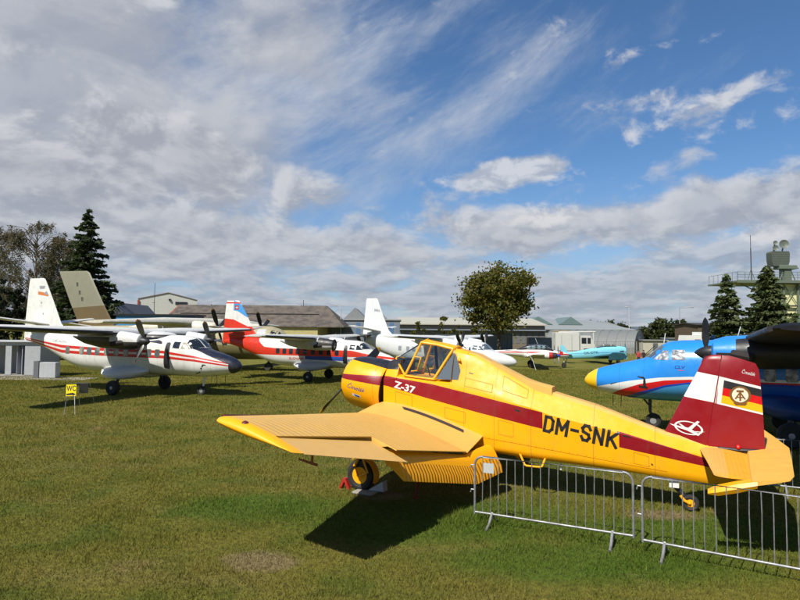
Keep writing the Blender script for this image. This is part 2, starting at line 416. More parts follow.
# cowling: tilted drum with rounded lip
CAX = Vector((math.cos(R(8.5)), 0, math.sin(R(8.5)))); CUP = Vector((-CAX.z, 0, CAX.x)); CC = Vector((.66, 0, 1.955))
def cpt(a, r, ang, sq=1.0): return CC + CAX * a + CUP * (r * math.sin(ang)) + Vector((0, 1, 0)) * (r * math.cos(ang))
mb = MB(); prof = [(-.45, .565), (-.40, .59), (-.1, .60), (.2, .592), (.4, .57), (.52, .53), (.585, .47), (.60, .41), (.57, .36), (.40, .34)]
mb.loft([[cpt(a, r, 2 * math.pi * k / 48) for k in range(48)] for a, r in prof], cap0=False, cap1=False)
mb.loft([[cpt(a, r, 2 * math.pi * k / 48) for k in range(48)] for a, r in [(-.45, .565), (-.44, .53), (.1, .54)]], cap0=False, cap1=False)
cb = mb.bvh()
COWL = mat('cowl_yellow', srgb(252, 176, 8), .38, zones=[((.02, .021, .028), [('z>', [(.1, 2.33), (.5, 2.42), (1.0, 2.50), (1.3, 2.53)]), ('x<', 1.13)]), (srgb(138, 12, 26), [('z<', STRIPE_T), ('z>', STRIPE_B)])], seams=(.36,), dirt=.1)
v2, f2 = text_fit('Čmelák', [(1.02, 1.905), (.56, 1.80), (.99, 2.03)], shear=.35, maxlen=.3); decal(mb, cb, (v2, f2), 1, 1, .004)
decal(mb, cb, poly2d([(.90, 1.785), (.70, 1.735), (.70, 1.675), (.90, 1.725)], .1), 2, 1, .003)
decal(mb, cb, poly2d([(.86, 1.765), (.71, 1.725), (.71, 1.69), (.82, 1.72)], .1), 1, 1, .006)
mb.build('cowling', [COWL, BLUEMARK, WHITEMARK], spray, 40)
mb = MB(); mb.lathe([(-.42, .50), (-.40, .52), (-.30, .30), (.36, .30), (.42, .12), (.50, .10)], 20, o=CC, ax=CAX)
for k in range(9):
    a = 2 * math.pi * k / 9; p0 = cpt(.30, .16, a); p1 = cpt(.30, .37, a); mb.tube([p0, p1], .075, 8)
mb.build('engine', DARKM, spray)
mb = MB(); mb.tube([(.2, .30, 1.33), (.0, .33, 1.27), (-.35, .34, 1.2)], .06, 10); mb.build('exhaust_pipe', mat('rusty_exhaust', (.10, .05, .03), .8, .3), spray)
# propeller, two blades; the blade line as photographed
HUB = Vector((1.24, 0, 2.06)); PAX = CAX
mb = MB(); mb.lathe([(-.08, .10), (.0, .105), (.06, .10), (.12, .075), (.16, .035), (.17, .001)], 18, o=HUB, ax=PAX); prop_hub = mb.build('propeller_hub', mat('pale_hub', (.62, .58, .42), .4, .2), spray)
def blade(hub, axis, dirv, L, w0, mats, parent, name='propeller_blade', tip=.12, pitch=35, r0=.08):
    axis = Vector(axis).normalized(); dirv = Vector(dirv).normalized(); side = axis.cross(dirv).normalized(); mbb = MB()
    rings = []; N = 12; st = []
    for i in range(N + 1):
        t = i / N; r = r0 + (L - r0) * t
        w = w0 * (.35 + .65 * min(1, t / .35)) * (1 if t < .8 else max(.12, math.sqrt(max(0, 1 - ((t - .8) / .2) ** 2)))); tw = -R(pitch * (1.5 - t)); th = w0 * .16 * (1.1 - t * .75)
        a = side * math.cos(tw) + axis * math.sin(tw); b = axis * math.cos(tw) - side * math.sin(tw); c = Vector(hub) + dirv * r
        rings.append([c + a * (w / 2), c + a * (w * .2) + b * th, c - a * (w * .3) + b * th * .7, c - a * (w / 2), c - a * (w * .3) - b * th * .5, c + a * (w * .2) - b * th * .6]); st.append(t)
    mbb.loft(rings)
    k = 6
    for q in range(N):
        if tip and st[q] > 1 - tip - .02:
            for j in range(6): mbb.mi[q * 6 + j] = 1
    return mbb.build(name, mats, parent, 40)
YTIP = mat('blade_tip_yellow', srgb(236, 170, 20), .5)
bd = Vector((0, -1.2, .72)); bd = (bd - PAX * bd.dot(PAX))
blade(HUB, PAX, bd, 1.36, .20, [BLACK, YTIP], spray); blade(HUB, PAX, -bd, 1.36, .20, [BLACK, YTIP], spray)

# canopy
FH_T = (-.68, .30, 2.93); FH_B = (-.36, .44, 2.21); RH_T = (-1.40, .25, 2.80); RH_B = (-1.04, .45, 2.16); WB = (.00, .17, 2.56)
mir = lambda p: (p[0], -p[1], p[2])
mb = MB()
for q in (lambda p: p, mir):
    mb.tube([q(FH_B), q(FH_T)], .026, 8); mb.tube([q(RH_B), q(RH_T)], .028, 8); mb.tube([q(FH_T), q((-1.05, .285, 2.885)), q(RH_T)], .028, 8); mb.tube([q(FH_B), q(RH_B)], .02, 8)
    mb.tube([q(FH_B), q((-.2, .34, 2.38)), q(WB)], .022, 8)
    mb.tube([q((-.56, .375, 2.62)), q((-.70, .37, 2.61)), q((-.64, .42, 2.33)), q((-.50, .425, 2.31))], .014, 6)
mb.tube([FH_T, (-.70, 0, 2.985), mir(FH_T)], .028, 8); mb.tube([RH_T, (-1.42, 0, 2.85), mir(RH_T)], .028, 8); mb.tube([WB, (.06, 0, 2.59), mir(WB)], .018, 8)
cf = mb.build('canopy_frame', YELLOW, spray)
mb = MB(); mb.loft([[(-.68, .30, 2.93), (-.69, .16, 2.978), (-.70, 0, 2.99), (-.69, -.16, 2.978), (-.68, -.30, 2.93)], [(-1.41, .26, 2.80), (-1.42, .15, 2.845), (-1.43, 0, 2.86), (-1.42, -.15, 2.845), (-1.41, -.26, 2.80)]], closed=False)
mb.build('canopy_roof', YELLOW, spray)
mb = MB(); mb.tube([(.03, 0, 2.58), (-.69, 0, 2.98)], .012, 6, ); mb.build('windscreen_post', DARKM, cf)
for q in (lambda p: p, mir):
    mb = MB(); mb.add([q(FH_B), q(RH_B), q((-1.22, .36, 2.48)), q(RH_T), q(FH_T), q((-.5, .38, 2.57))], [(0, 1, 2, 3, 4, 5)]); mb.build('door_window', CREAMG, spray)
    mb = MB(); mb.add([q(WB), q(FH_B), q(FH_T)], [(0, 1, 2)]); mb.add([q(WB), q(FH_T), (-.70, 0, 2.985), (.06, 0, 2.59)], [(0, 1, 2, 3)]); mb.build('windscreen', CREAMG, spray)
mb = MB(); mb.box((-1.12, 0, 2.30), (.42, .5, .12), bev=.04); mb.box((-1.31, 0, 2.45), (.10, .42, .5), rot=Matrix.Rotation(R(-14), 3, 'Y'), bev=.04); mb.build('pilot_seat', mat('seat_fabric', (.035, .04, .05), .8), spray)
mb = MB(); mb.tube([(-.86, -.18, 2.15), (-.80, -.18, 2.93)], .035, 8); mb.tube([(-.80, .1, 2.2), (-.72, .08, 2.45)], .014, 6); mb.build('cockpit_post', BLACK, spray)
mb = MB(); mb.box((-.22, 0, 2.42), (.06, .62, .30), bev=.02); mb.box((-.3, 0, 2.50), (.16, .5, .05)); mb.build('instrument_panel', BLACK, spray)
mb = MB(); mb.tube([(-1.52, .16, 2.60), (-1.56, .34, 2.585), (-1.60, .36, 2.56)], [.03, .035, .01], 8); mb.build('air_scoop', YELLOW, spray)

# wings: port and starboard
def lerp3(a, b, t): return tuple(x + (y - x) * t for x, y in zip(a, b))
def wst(v):
    if v <= 1.4: t = (v - .40) / 1.0; LE = lerp3((.46, v, 1.46), (.40, v, 1.36), t); TE = lerp3((-2.40, v, .97), (-2.42, v, .80), t)
    else: t = (v - 1.4) / 4.62; LE = lerp3((.40, v, 1.36), (-.33, v, 1.975), t); TE = lerp3((-2.42, v, .80), (-1.68, v, 1.665), t)
    return (LE[0], v, LE[2]), (TE[0], v, TE[2])
def wstation(v, sgn, t=.15, dz=0.):
    LE, TE = wst(v); f = lambda p: (p[0], p[1] * sgn, p[2] + dz); d = Vector(TE) - Vector(LE); nv = (-d.z, 0, d.x) if d.x > 0 else (d.z, 0, -d.x)
    return f(LE), f(TE), (nv[0], 0, abs(nv[2])) , t
wp = {}
for sgn in (1, -1):
    mb = MB(); MI = (WINGTOP, WINGFLAT)
    airfoil(mb, [wstation(.40, sgn, .15), wstation(.7, sgn, .15), wstation(1.0, sgn, .15), wstation(1.4, sgn, .15)], 0, .90, 16, 1, cove=.72)
    airfoil(mb, [wstation(v, sgn, .15 - .004 * v) for v in (1.4, 2.2, 3.0, 3.70)], 0, .89, 16, 0, cove=.70)
    airfoil(mb, [wstation(v, sgn, .15 - .004 * v) for v in (3.70, 4.4, 5.2, 5.93)], 0, .668, 16, 0, cove=.52)
    w = mb.build('wing', MI, spray, 32)
    wp[sgn] = w
    mb = MB(); sts = []
    for v in (3.72, 4.4, 5.2, 5.92):
        LE, TE, nv, t = wstation(v, sgn, .13 - .004 * v); sts.append((LE, (TE[0] + .01, TE[1], TE[2] - .075 * (1 - (v - 3.72) / 2.6)), nv, t))
    airfoil(mb, sts, .675, 1., 5, 0); mb.build('aileron', [mat('aileron_yellow', srgb(224, 178, 98), .5, dirt=.08)], w)  # aileron tan carries the painted sky glare of the wing
    # tip cap: rounded bow, brighter yellow
    mb = MB(); rings = []
    for k in range(7):
        a = k / 6 * math.pi / 2; v = 5.935 + .165 * math.sin(a); sh = max(.03, math.cos(a)); LE, TE, nv, t = wstation(v, sgn, (.126) * sh)
        d = Vector(TE) - Vector(LE); LE = Vector(LE) + d * .10 * (1 - math.cos(a)); rings.append((LE, Vector(TE) - d * .02 * (1 - math.cos(a)), nv, t))
    airfoil(mb, rings, 0, 1, 14); tipo = mb.build('wing_tip', YELLOW, w, 50)
    wbv = MB(); airfoil(wbv, rings, 0, 1, 14); tb = wbv.bvh()
    mb = MB()
    mb.lathe([(0, .055), (.015, .052), (.035, .03), (.042, .002)], 12, o=(-.80, 5.99 * sgn, 1.945), ax=(-.22, .35 * sgn, 1)); mb.build('position_light', BROWNR, w)
    mb = MB(); mb.tube([Vector(wst(5.93)[0]) * 1 + Vector((.0, 0, .0)), Vector(wst(3.6)[0])], .03, 6); mb.xf(Matrix.Diagonal((1, sgn, 1, 1)))
    mb.v = [(a - .06, b, c + .045) for a, b, c in mb.v]; mb.build('leading_edge_slat', BROWNR, w)
    # walkway strip laid on the wing root
    g = MB(); airfoil(g, [wstation(.40, sgn, .15), wstation(.7, sgn, .15), wstation(1.0, sgn, .15), wstation(1.4, sgn, .15)], 0, .80, 14); gb = g.bvh()
    mb = MB(); decal(mb, gb, poly2d([(-.38, .62 * sgn), (-1.96, .60 * sgn), (-2.0, .72 * sgn), (-.5, .77 * sgn)], .1), 0, 1, .006, 'top'); mb.build('walkway_strip', mat('anti_slip', (.03, .024, .03), .85), w)
    # flap: drooped, rounded nose and corrugated skin, follows the kinked trailing edge
    HG = [(.62, (-2.30, .93), (-2.58, .44)), (1.38, (-2.05, .845), (-2.33, .345)), (3.62, (-1.66, 1.285), (-1.93, .84))]
    rings = []
    for v, (hu, hz), (tu, tz) in HG:
        ax = Vector((tu - hu, 0, tz - hz)); L = ax.length; ax.normalize(); no = Vector((-ax.z, 0, ax.x)); no = no if no.x < 0 else -no
        pr = [(.0, -.12), (-.03, -.04), (.0, .03), (.07, .06), (.16, .066), (.24, .060), (.6 * L + .1, .05), (L, .008), (L, -.008), (.5 * L, -.10), (.16, -.16), (.05, -.16)]
        rings.append([(hu + ax.x * a + no.x * b, v * sgn, hz + ax.z * a + no.z * b) for a, b in pr])
    mb = MB(); mb.loft(rings)
    for i in range(len(mb.mi)): mb.mi[i] = 1 if (i % 12) in (5, 6, 7) and i < 24 else 0
    fl = mb.build('flap', [YELLOW, FLAPM], w, 40)
    mb = MB(); mb.box((-2.06, 1.36 * sgn, .90), (.05, .05, .05), bev=.015); mb.build('flap_bracket', YELLOW, w)
    # main gear
    g = MB(); g.tube([(.02, 1.62 * sgn, 1.28), (.02, 1.62 * sgn, .86), (-.02, 1.64 * sgn, .70)], [.075, .065, .06], 12)
    g.tube([(-.02, 1.50 * sgn, .70), (-.02, 1.76 * sgn, .70)], .05, 10)
    for q in (1.47, 1.77): g.tube([(-.02, q * sgn, .70), (.08, q * sgn, .5), (.0, q * sgn, .31)], .032, 8); g.tube([(-.08, q * sgn, .72), (-.22, q * sgn, .40), (.0, q * sgn, .30)], .022, 8)
    g.tube([(.06, 1.62 * sgn, 1.05), (.16, 1.62 * sgn, .72)], .02, 8)
    gear = g.build('landing_gear', YELLOW, spray)
    mb = MB(); P0 = (.0, 1.62 * sgn, .31)
    mb.lathe([(-.085, .16), (-.115, .22), (-.10, .275), (-.05, .308), (0, .312), (.05, .308), (.10, .275), (.115, .22), (.085, .16)], 28, o=P0, ax=(0, 1, 0)); wh = mb.build('wheel', RUBBER, gear)
    mb = MB(); mb.lathe([(-.09, .165), (-.04, .15), (-.03, .08), (-.10, .065), (-.11, .001)], 20, o=P0, ax=(0, 1, 0)); mb.lathe([(.09, .165), (.04, .15), (.03, .08), (.10, .065), (.11, .001)], 20, o=P0, ax=(0, 1, 0)); mb.build('wheel_rim', YELLOW, gear)
    mb = MB(); rr = []
    for k in range(11):
        a = R(60 + 14 * k); rr.append([(.34 * math.cos(a) * r_, (1.62 + b) * sgn, .31 + .34 * math.sin(a) * r_) for r_, b in ((1, -.11), (1.06, -.06), (1.08, 0), (1.06, .06), (1, .11), (.97, .10), (1.03, 0), (.97, -.10))])
    mb.loft(rr); mb.build('mudguard', YELLOW, gear, 40)
# port pitot bracket and belly parts
mb = MB(); mb.tube([(-1.32, 5.22, 1.58), (-1.32, 5.22, 1.34)], .018, 8); mb.tube([(-1.40, 5.22, 1.34), (-1.10, 5.22, 1.39)], [.022, .014], 8); mb.build('pitot_tube', mat('brown_bracket', srgb(150, 84, 40), .5), wp[1])
mb = MB(); mb.tube([(-2.86, .40, .80), (-2.98, .47, .60), (-3.02, .48, .585), (-3.28, .48, .585), (-3.32, .47, .60), (-3.36, .40, .74)], .02, 8); mb.build('boarding_step', YELLOW, spray)
mb = MB(); mb.tube([(-3.62, .2, .70), (-3.62, .2, .52)], .022, 8); mb.build('belly_antenna', WHITE, spray)

# fin, rudder, tailplane, elevator
FINZ = [(1.12, -5.36, -6.12, .075), (1.35, -5.44, -6.16, .075), (1.9, -5.71, -6.245, .08), (2.45, -5.985, -6.335, .08), (2.70, -6.10, -6.375, .07), (2.765, -6.155, -6.385, .05), (2.795, -6.25, -6.39, .02)]
mb = MB()
def plate(sts, n=8):
    rings = []
    for z, l, t, th in sts: rings.append([(l + (t - l) * (1 - math.cos(math.pi * .5 * (k / n))) , th * (math.sin(math.pi * .5 * (k / n)) ** .7) if k else 0, z) for k in range(n + 1)] + [(l + (t - l) * (1 - math.cos(math.pi * .5 * (k / n))), -th * (math.sin(math.pi * .5 * (k / n)) ** .7), z) for k in range(n, 0, -1)])
    return rings
mb.loft(plate(FINZ)); fb = mb.bvh()
FINM = mat('fin_wine_red', srgb(138, 12, 26), .35, zones=[(srgb(236, 234, 230), [('z<', [(-6.4, 2.415), (-6.333, 2.425), (-5.98, 2.49), (-5.5, 2.58)]), ('z>', [(-6.4, 1.93), (-6.262, 1.955), (-5.78, 2.035), (-5.5, 2.08)])])], dirt=.05)
# airline emblem: ring and a climbing aircraft
ec = (-5.85, 1.48)
for sd in (1, -1):
    rg, rf = ring2d(ec[0], ec[1], .235, .118, .15, 48, R(9)); decal(mb, fb, (rg, rf), 1, sd, .006)
    pl = [(-5.50, 1.545), (-5.62, 1.515), (-5.72, 1.50), (-5.86, 1.48), (-6.03, 1.375), (-6.0, 1.352), (-5.83, 1.43), (-5.70, 1.468), (-5.60, 1.50)]
    decal(mb, fb, poly2d(pl, .08), 1, sd, .007); decal(mb, fb, poly2d([(-5.84, 1.475), (-5.90, 1.455), (-6.03, 1.60), (-5.99, 1.615)], .08), 1, sd, .007)
    decal(mb, fb, poly2d([(-5.74, 1.50), (-5.80, 1.49), (-5.72, 1.545), (-5.68, 1.55)], .08), 1, sd, .007); decal(mb, fb, poly2d([(-5.92, 1.43), (-6.12, 1.43), (-5.96, 1.41)], .08), 1, sd, .007)
fin = mb.build('fin', [FINM, WHITEMARK], spray, 40)
RUDZ = [(1.19, -6.135, -7.03, .075), (1.3, -6.155, -7.03, .075), (1.9, -6.249, -7.01, .075), (2.3, -6.312, -6.99, .075), (2.56, -6.356, -6.965, .07), (2.66, -6.373, -6.92, .06), (2.735, -6.395, -6.70, .04), (2.785, -6.40, -6.52, .015)]
mb = MB(); rings = []
for z, l, t, th in RUDZ:
    q = [(l, th * .9), (l + .04 * (t - l), th), (l + .5 * (t - l), th * .55), (t + .01, .008)]
    rings.append([(u, y, z) for u, y in q] + [(u, -y, z) for u, y in q[::-1]])
mb.loft(rings); rb = mb.bvh()
for sd in (1, -1):
    band_t = lambda u: 2.42 + (u + 6.33) * .235; band_b = lambda u: 1.945 + (u + 6.27) * .215
    uL = lambda z: -6.26 - (z - 1.9) * .163; uR = lambda z: -7.008 + (z - 1.9) * .05
    def bq(s0, s1, t0, t1):
        out = []
        for s_, t_ in ((s0, t0), (s1, t0), (s1, t1), (s0, t1)):
            l_z = 1.945 + (2.42 - 1.945) * t_; r_z = 1.785 + (2.265 - 1.785) * t_; z = l_z + (r_z - l_z) * s_; u0 = uL(l_z) - .006; u1 = uR(r_z) + .012; out.append((u0 + (u1 - u0) * s_, z))
        return out
    decal(mb, rb, poly2d(bq(0, 1, 0, 1), .15), 1, sd, .003)
    for k, mi in ((0, 4), (1, 3), (2, 2)): decal(mb, rb, poly2d(bq(.125, 1.0, .07 + .278 * k, .07 + .278 * (k + 1)), .12), mi, sd, .006)
    c = bq(.52, .52, .51, .51)[0]
    rg, rf = ring2d(c[0], c[1], .165, .155, .24, 40); decal(mb, rb, (rg, rf), 5, sd, .009); decal(mb, rb, poly2d(disc2d(c[0], c[1], .126), .08), 6, sd, .009)
    X = lambda a, b: (c[0] - a * 1.0, c[1] + b)
    for q in ([X(-.014, -.10), X(.014, -.10), X(.014, .07), X(-.014, .07)], [X(-.055, .05), X(.055, .05), X(.055, .085), X(-.055, .085)], [X(-.012, .05), X(.012, .05), X(.085, -.065), X(.065, -.075)], [X(.012, .05), X(-.012, .05), X(-.085, -.065), X(-.065, -.075)], [X(-.05, -.03), X(.05, -.03), X(.05, -.048), X(-.05, -.048)]):
        decal(mb, rb, poly2d(q, .08), 5, sd, .012)
    decal(mb, rb, poly2d([X(-.11, -.135), X(.11, -.135), X(.07, -.175), X(-.07, -.175)], .08), 5, sd, .012)
    tq = [(-6.70, 2.485), (-6.90, 2.44), (-6.705, 2.565)] if sd == 1 else [(-6.90, 2.44), (-6.70, 2.485), (-6.9, 2.53)]
    decal(mb, rb, text_fit('Čmelák', tq, shear=.3, maxlen=.3), 1, sd, .004)
rud = mb.build('rudder', [DKRED, WHITEMARK, BLACKMARK, REDMARK, GOLDMARK, BRONZE, PALEMARK], spray, 40)
mb = MB(); mb.tube([(-6.14, .02, 1.17), (-6.6, .05, 1.155), (-7.0, .02, 1.165)], .03, 8); mb.build('rudder_seal', BLACK, spray)
mb = MB(); mb.lathe([(0, .04), (.04, .035), (.06, .002)], 10, o=(-6.62, .06, 1.20), ax=(0, .6, .8)); mb.build('tail_light', REDMARK, spray)
mb = MB(); rings = []
for v, hu, hz, tu, tz, th in ((-2.52, -6.66, 1.13, -7.10, 1.225, .035), (-2.28, -6.67, 1.13, -7.17, 1.235, .04), (-1.2, -6.715, 1.125, -7.27, 1.245, .046), (0, -6.77, 1.11, -7.37, 1.25, .05), (1.2, -6.715, 1.125, -7.27, 1.245, .046), (2.28, -6.67, 1.13, -7.17, 1.235, .04), (2.52, -6.66, 1.13, -7.10, 1.225, .035)):
    rings.append([(hu, v, hz - th), (hu + .02, v, hz), (hu, v, hz + th), (hu + (tu - hu) * .5, v, hz + (tz - hz) * .5 + th * .7), (tu, v, tz + .006), (tu, v, tz - .006), (hu + (tu - hu) * .5, v, hz + (tz - hz) * .5 - th * .7)])
mb.loft(rings); el = mb.build('elevator', mat('elevator_yellow', srgb(230, 176, 78), .5, dirt=.08, bumpn=(2.5, .005)), spray, 40)  # elevator tan has sky glare mixed into its colour
for sgn in (1, -1):
    mb = MB(); airfoil(mb, [((-6.02, .10 * sgn, 1.13), (-6.78, .10 * sgn, 1.10), (0, 0, 1), .11), ((-6.12, 1.25 * sgn, 1.145), (-6.72, 1.25 * sgn, 1.115), (0, 0, 1), .11), ((-6.20, 2.28 * sgn, 1.155), (-6.68, 2.28 * sgn, 1.13), (0, 0, 1), .11)], 0, .96, 8)
    mb.build('tailplane', mat('tailplane_yellow', srgb(236, 168, 44), .5, zones=[(srgb(232, 174, 84), [('x>', -6.38)])], dirt=.07, corr=('x', .06, .004)), spray)  # paler front zone: sky glare painted on the tailplane
    mb = MB(); mb.loft([[(u, (2.31 + a) * sgn, z + b) for a, b in ((0, -t), (.21 * k, -t), (.24 * k, 0), (.21 * k, t), (0, t))] for u, z, t, k in ((-6.72, 1.12, .045, 1), (-6.5, 1.05, .06, 1), (-6.25, .97, .055, .95), (-6.12, .93, .02, .8))])
    mb.build('horn_balance', YELLOW, el, 45)
# tail wheel
mb = MB(); mb.tube([(-5.62, 0, .62), (-5.62, 0, .40)], .06, 10); mb.tube([(-5.62, 0, .40), (-5.80, 0, .22)], .045, 10); g = mb.build('tail_gear', BLACK, spray)
mb = MB(); mb.box((-5.60, .09, .50), (.16, .02, .20)); mb.build('tail_gear_plate', WHITE, g)
mb = MB(); mb.lathe([(-.05, .07), (-.065, .11), (-.05, .135), (0, .145), (.05, .135), (.065, .11), (.05, .07)], 22, o=(-5.86, 0, .145), ax=(0, 1, 0)); mb.build('tail_wheel', RUBBER, g)
mb = MB(); mb.lathe([(.03, .075), (.055, .065), (.055, .001)], 18, o=(-5.86, 0, .145), ax=(0, 1, 0)); mb.tube([(-5.86, .075, .145), (-5.76, .075, .19), (-5.70, .075, .27)], .025, 8); mb.tube([(-5.86, -.075, .145), (-5.76, -.075, .19), (-5.70, -.075, .27)], .025, 8); mb.build('tail_wheel_fork', YELLOW, g)

zl = lambda u, v, z=0.: Vector((Z0[0] + u * math.cos(ZH) - v * math.sin(ZH), Z0[1] + u * math.sin(ZH) + v * math.cos(ZH), z))
def place(mb, name, m_, loc, label, cat, rz=0., group=None):
    o = mb.build(name, m_); o.location = loc; o.rotation_euler = (0, 0, rz); return tag(o, label, cat, group)
mb = MB(); mb.loft([[(a, y, z) for a, z in ((-.13, 0), (-.08, 0), (.0, .15), (.07, 0), (.12, 0), (.03, .21), (-.03, .21))] for y in (-.05, .05)])
place(mb, 'wheel_chock', REDP, zl(.36, 1.66), 'red wheel chock in front of the yellow spray plane wheel', 'chock', ZH)
mb = MB(); mb.box((0, 0, .022), (.46, .40, .044), bev=.015); place(mb, 'concrete_slab', mat('concrete', (.34, .32, .28), .9, dirt=.3, bumpn=(30, .003)), zl(-.18, 1.74), 'small concrete slab on the grass beside the spray plane wheel', 'slab', ZH)
mb = MB(); mb.loft([[(-.17, -.09, .052), (.17, -.09, .052), (-.15, -.09, .25)], [(-.17, .09, .052), (.17, .09, .052), (-.15, .09, .25)]]); place(mb, 'wheel_wedge', mat('grey_wedge', (.5, .5, .48), .7, dirt=.3), zl(-.37, 1.62), 'pale grey wedge behind the yellow spray plane wheel', 'wedge', ZH)
mb = MB(); mb.tube([zl(-1.20, 1.66, 0), zl(-1.37, 1.84, .66)], .026, 8); mb.tube([zl(-1.20, 1.66, .0), zl(-1.205, 1.665, .02)], .05, 8)
tag(mb.build('support_rod', mat('rusty_red', srgb(140, 58, 40), .7)), 'rusty red rod propped under the yellow flap', 'rod')

# ------------------------------------------------------------------ crowd barriers
def barrier(p0, p1, label, plate=None, nb=17, hook=True):
    p0 = Vector(p0); p1 = Vector(p1); L = (p1 - p0).length; rz = math.atan2(p1.y - p0.y, p1.x - p0.x)
    t = thing('crowd_barrier', label, 'barrier', (p0.x, p0.y, gz(p0.x, p0.y)), rz, 'crowd barriers round the yellow plane')
    mb = MB(); zb_, zt = .19, 1.10; r = .14; pts = [(0, 0, zb_ - .03), (0, 0, zt - r)]
    for k in range(1, 6): a = k * 18; pts.append((r - r * math.cos(R(a)), 0, zt - r + r * math.sin(R(a))))
    for k in range(5, 0, -1): a = k * 18; pts.append((L - r + r * math.cos(R(a)), 0, zt - r + r * math.sin(R(a))))
    pts += [(L, 0, zt - r), (L, 0, zb_ - .03)]
    mb.tube(pts, .0185, 10); mb.tube([(0, 0, zb_), (L, 0, zb_)], .0175, 10); mb.build('frame', STEEL, t, 60)
    for k in range(nb):
        x = L * (k + 1) / (nb + 1); m2 = MB(); m2.tube([(x, 0, zb_), (x + random.uniform(-.006, .006), random.uniform(-.006, .006), .45), (x + random.uniform(-.006, .006), random.uniform(-.006, .006), .8), (x, 0, zt - .005)], .0075, 6); m2.build('bar', STEEL, t)
    for x in (L * .12, L * .88):
        m2 = MB(); m2.tube([(x, 0, zb_ + .01), (x, -.16, .06), (x, -.30, .012)], .021, 8); m2.tube([(x, 0, zb_ + .01), (x, .16, .06), (x, .30, .012)], .021, 8); m2.build('foot', STEEL, t)
    for z in (.55, .95): m2 = MB(); m2.tube([(0, 0, z), (-.06, 0, z), (-.075, 0, z - .05)], .011, 6); m2.build('hook', STEEL, t)
    if plate:
        m2 = MB(); m2.box((L * plate, -.024, .93), (.18, .006, .16)); m2.build('plate', mat('pale_plate', (.5, .52, .5), .5), t)
    return t
barrier((1.27, 10.0), (3.46, 8.88), 'steel crowd barrier with a small pale plate, before the yellow plane flap', plate=.10)
barrier((3.53, 8.72), (5.55, 7.40), 'steel crowd barrier in front of the tail of the yellow plane', nb=17)
barrier((7.35, 11.95), (9.5, 10.85), 'steel crowd barrier standing behind the elevator of the yellow plane', nb=17)

# ================================================================== twin engine airliners (high wing)
LT = np.array([(5.46, 1.47, 1.49, .02), (5.43, 1.38, 1.58, .10), (5.32, 1.27, 1.72, .22), (5.10, 1.18, 1.86, .36), (4.85, 1.12, 1.95, .47), (4.4, 1.04, 2.08, .64), (3.9, .97, 2.20, .79), (3.55, .955, 2.29, .88),
               (3.40, .95, 2.36, .91), (3.05, .94, 2.68, .965), (2.80, .94, 2.83, .99), (2.4, .94, 2.90, 1.015), (1.6, .94, 2.92, 1.02), (0, .94, 2.92, 1.02), (-2.6, .94, 2.92, 1.02), (-3.4, .98, 2.92, 1.0), (-4.2, 1.15, 2.92, .94),
               (-5.2, 1.52, 2.91, .77), (-6.4, 1.98, 2.88, .50), (-7.4, 2.28, 2.82, .27), (-8.1, 2.42, 2.72, .12), (-8.3, 2.48, 2.64, .05)])
def lring(u, n=40, L_=None):
    L_ = LT if L_ is None else L_
    zb_, zt, w = [float(pchip(L_[:, 0], L_[:, k], np.array([u]))[0]) for k in (1, 2, 3)]
    zc = zb_ + (zt - zb_) * .47; e = 2.0 + .55 * sstep(5.2, 3.0, u); out = []
    for k in range(n):
        a = 2 * math.pi * k / n; c, s_ = math.cos(a), math.sin(a)
        y = w * math.copysign(abs(c) ** (2 / e), c); z = zc + ((zt - zc) if s_ > 0 else (zc - zb_)) * math.copysign(abs(s_) ** (2 / e), s_)
        out.append((u, y, z))
    return out

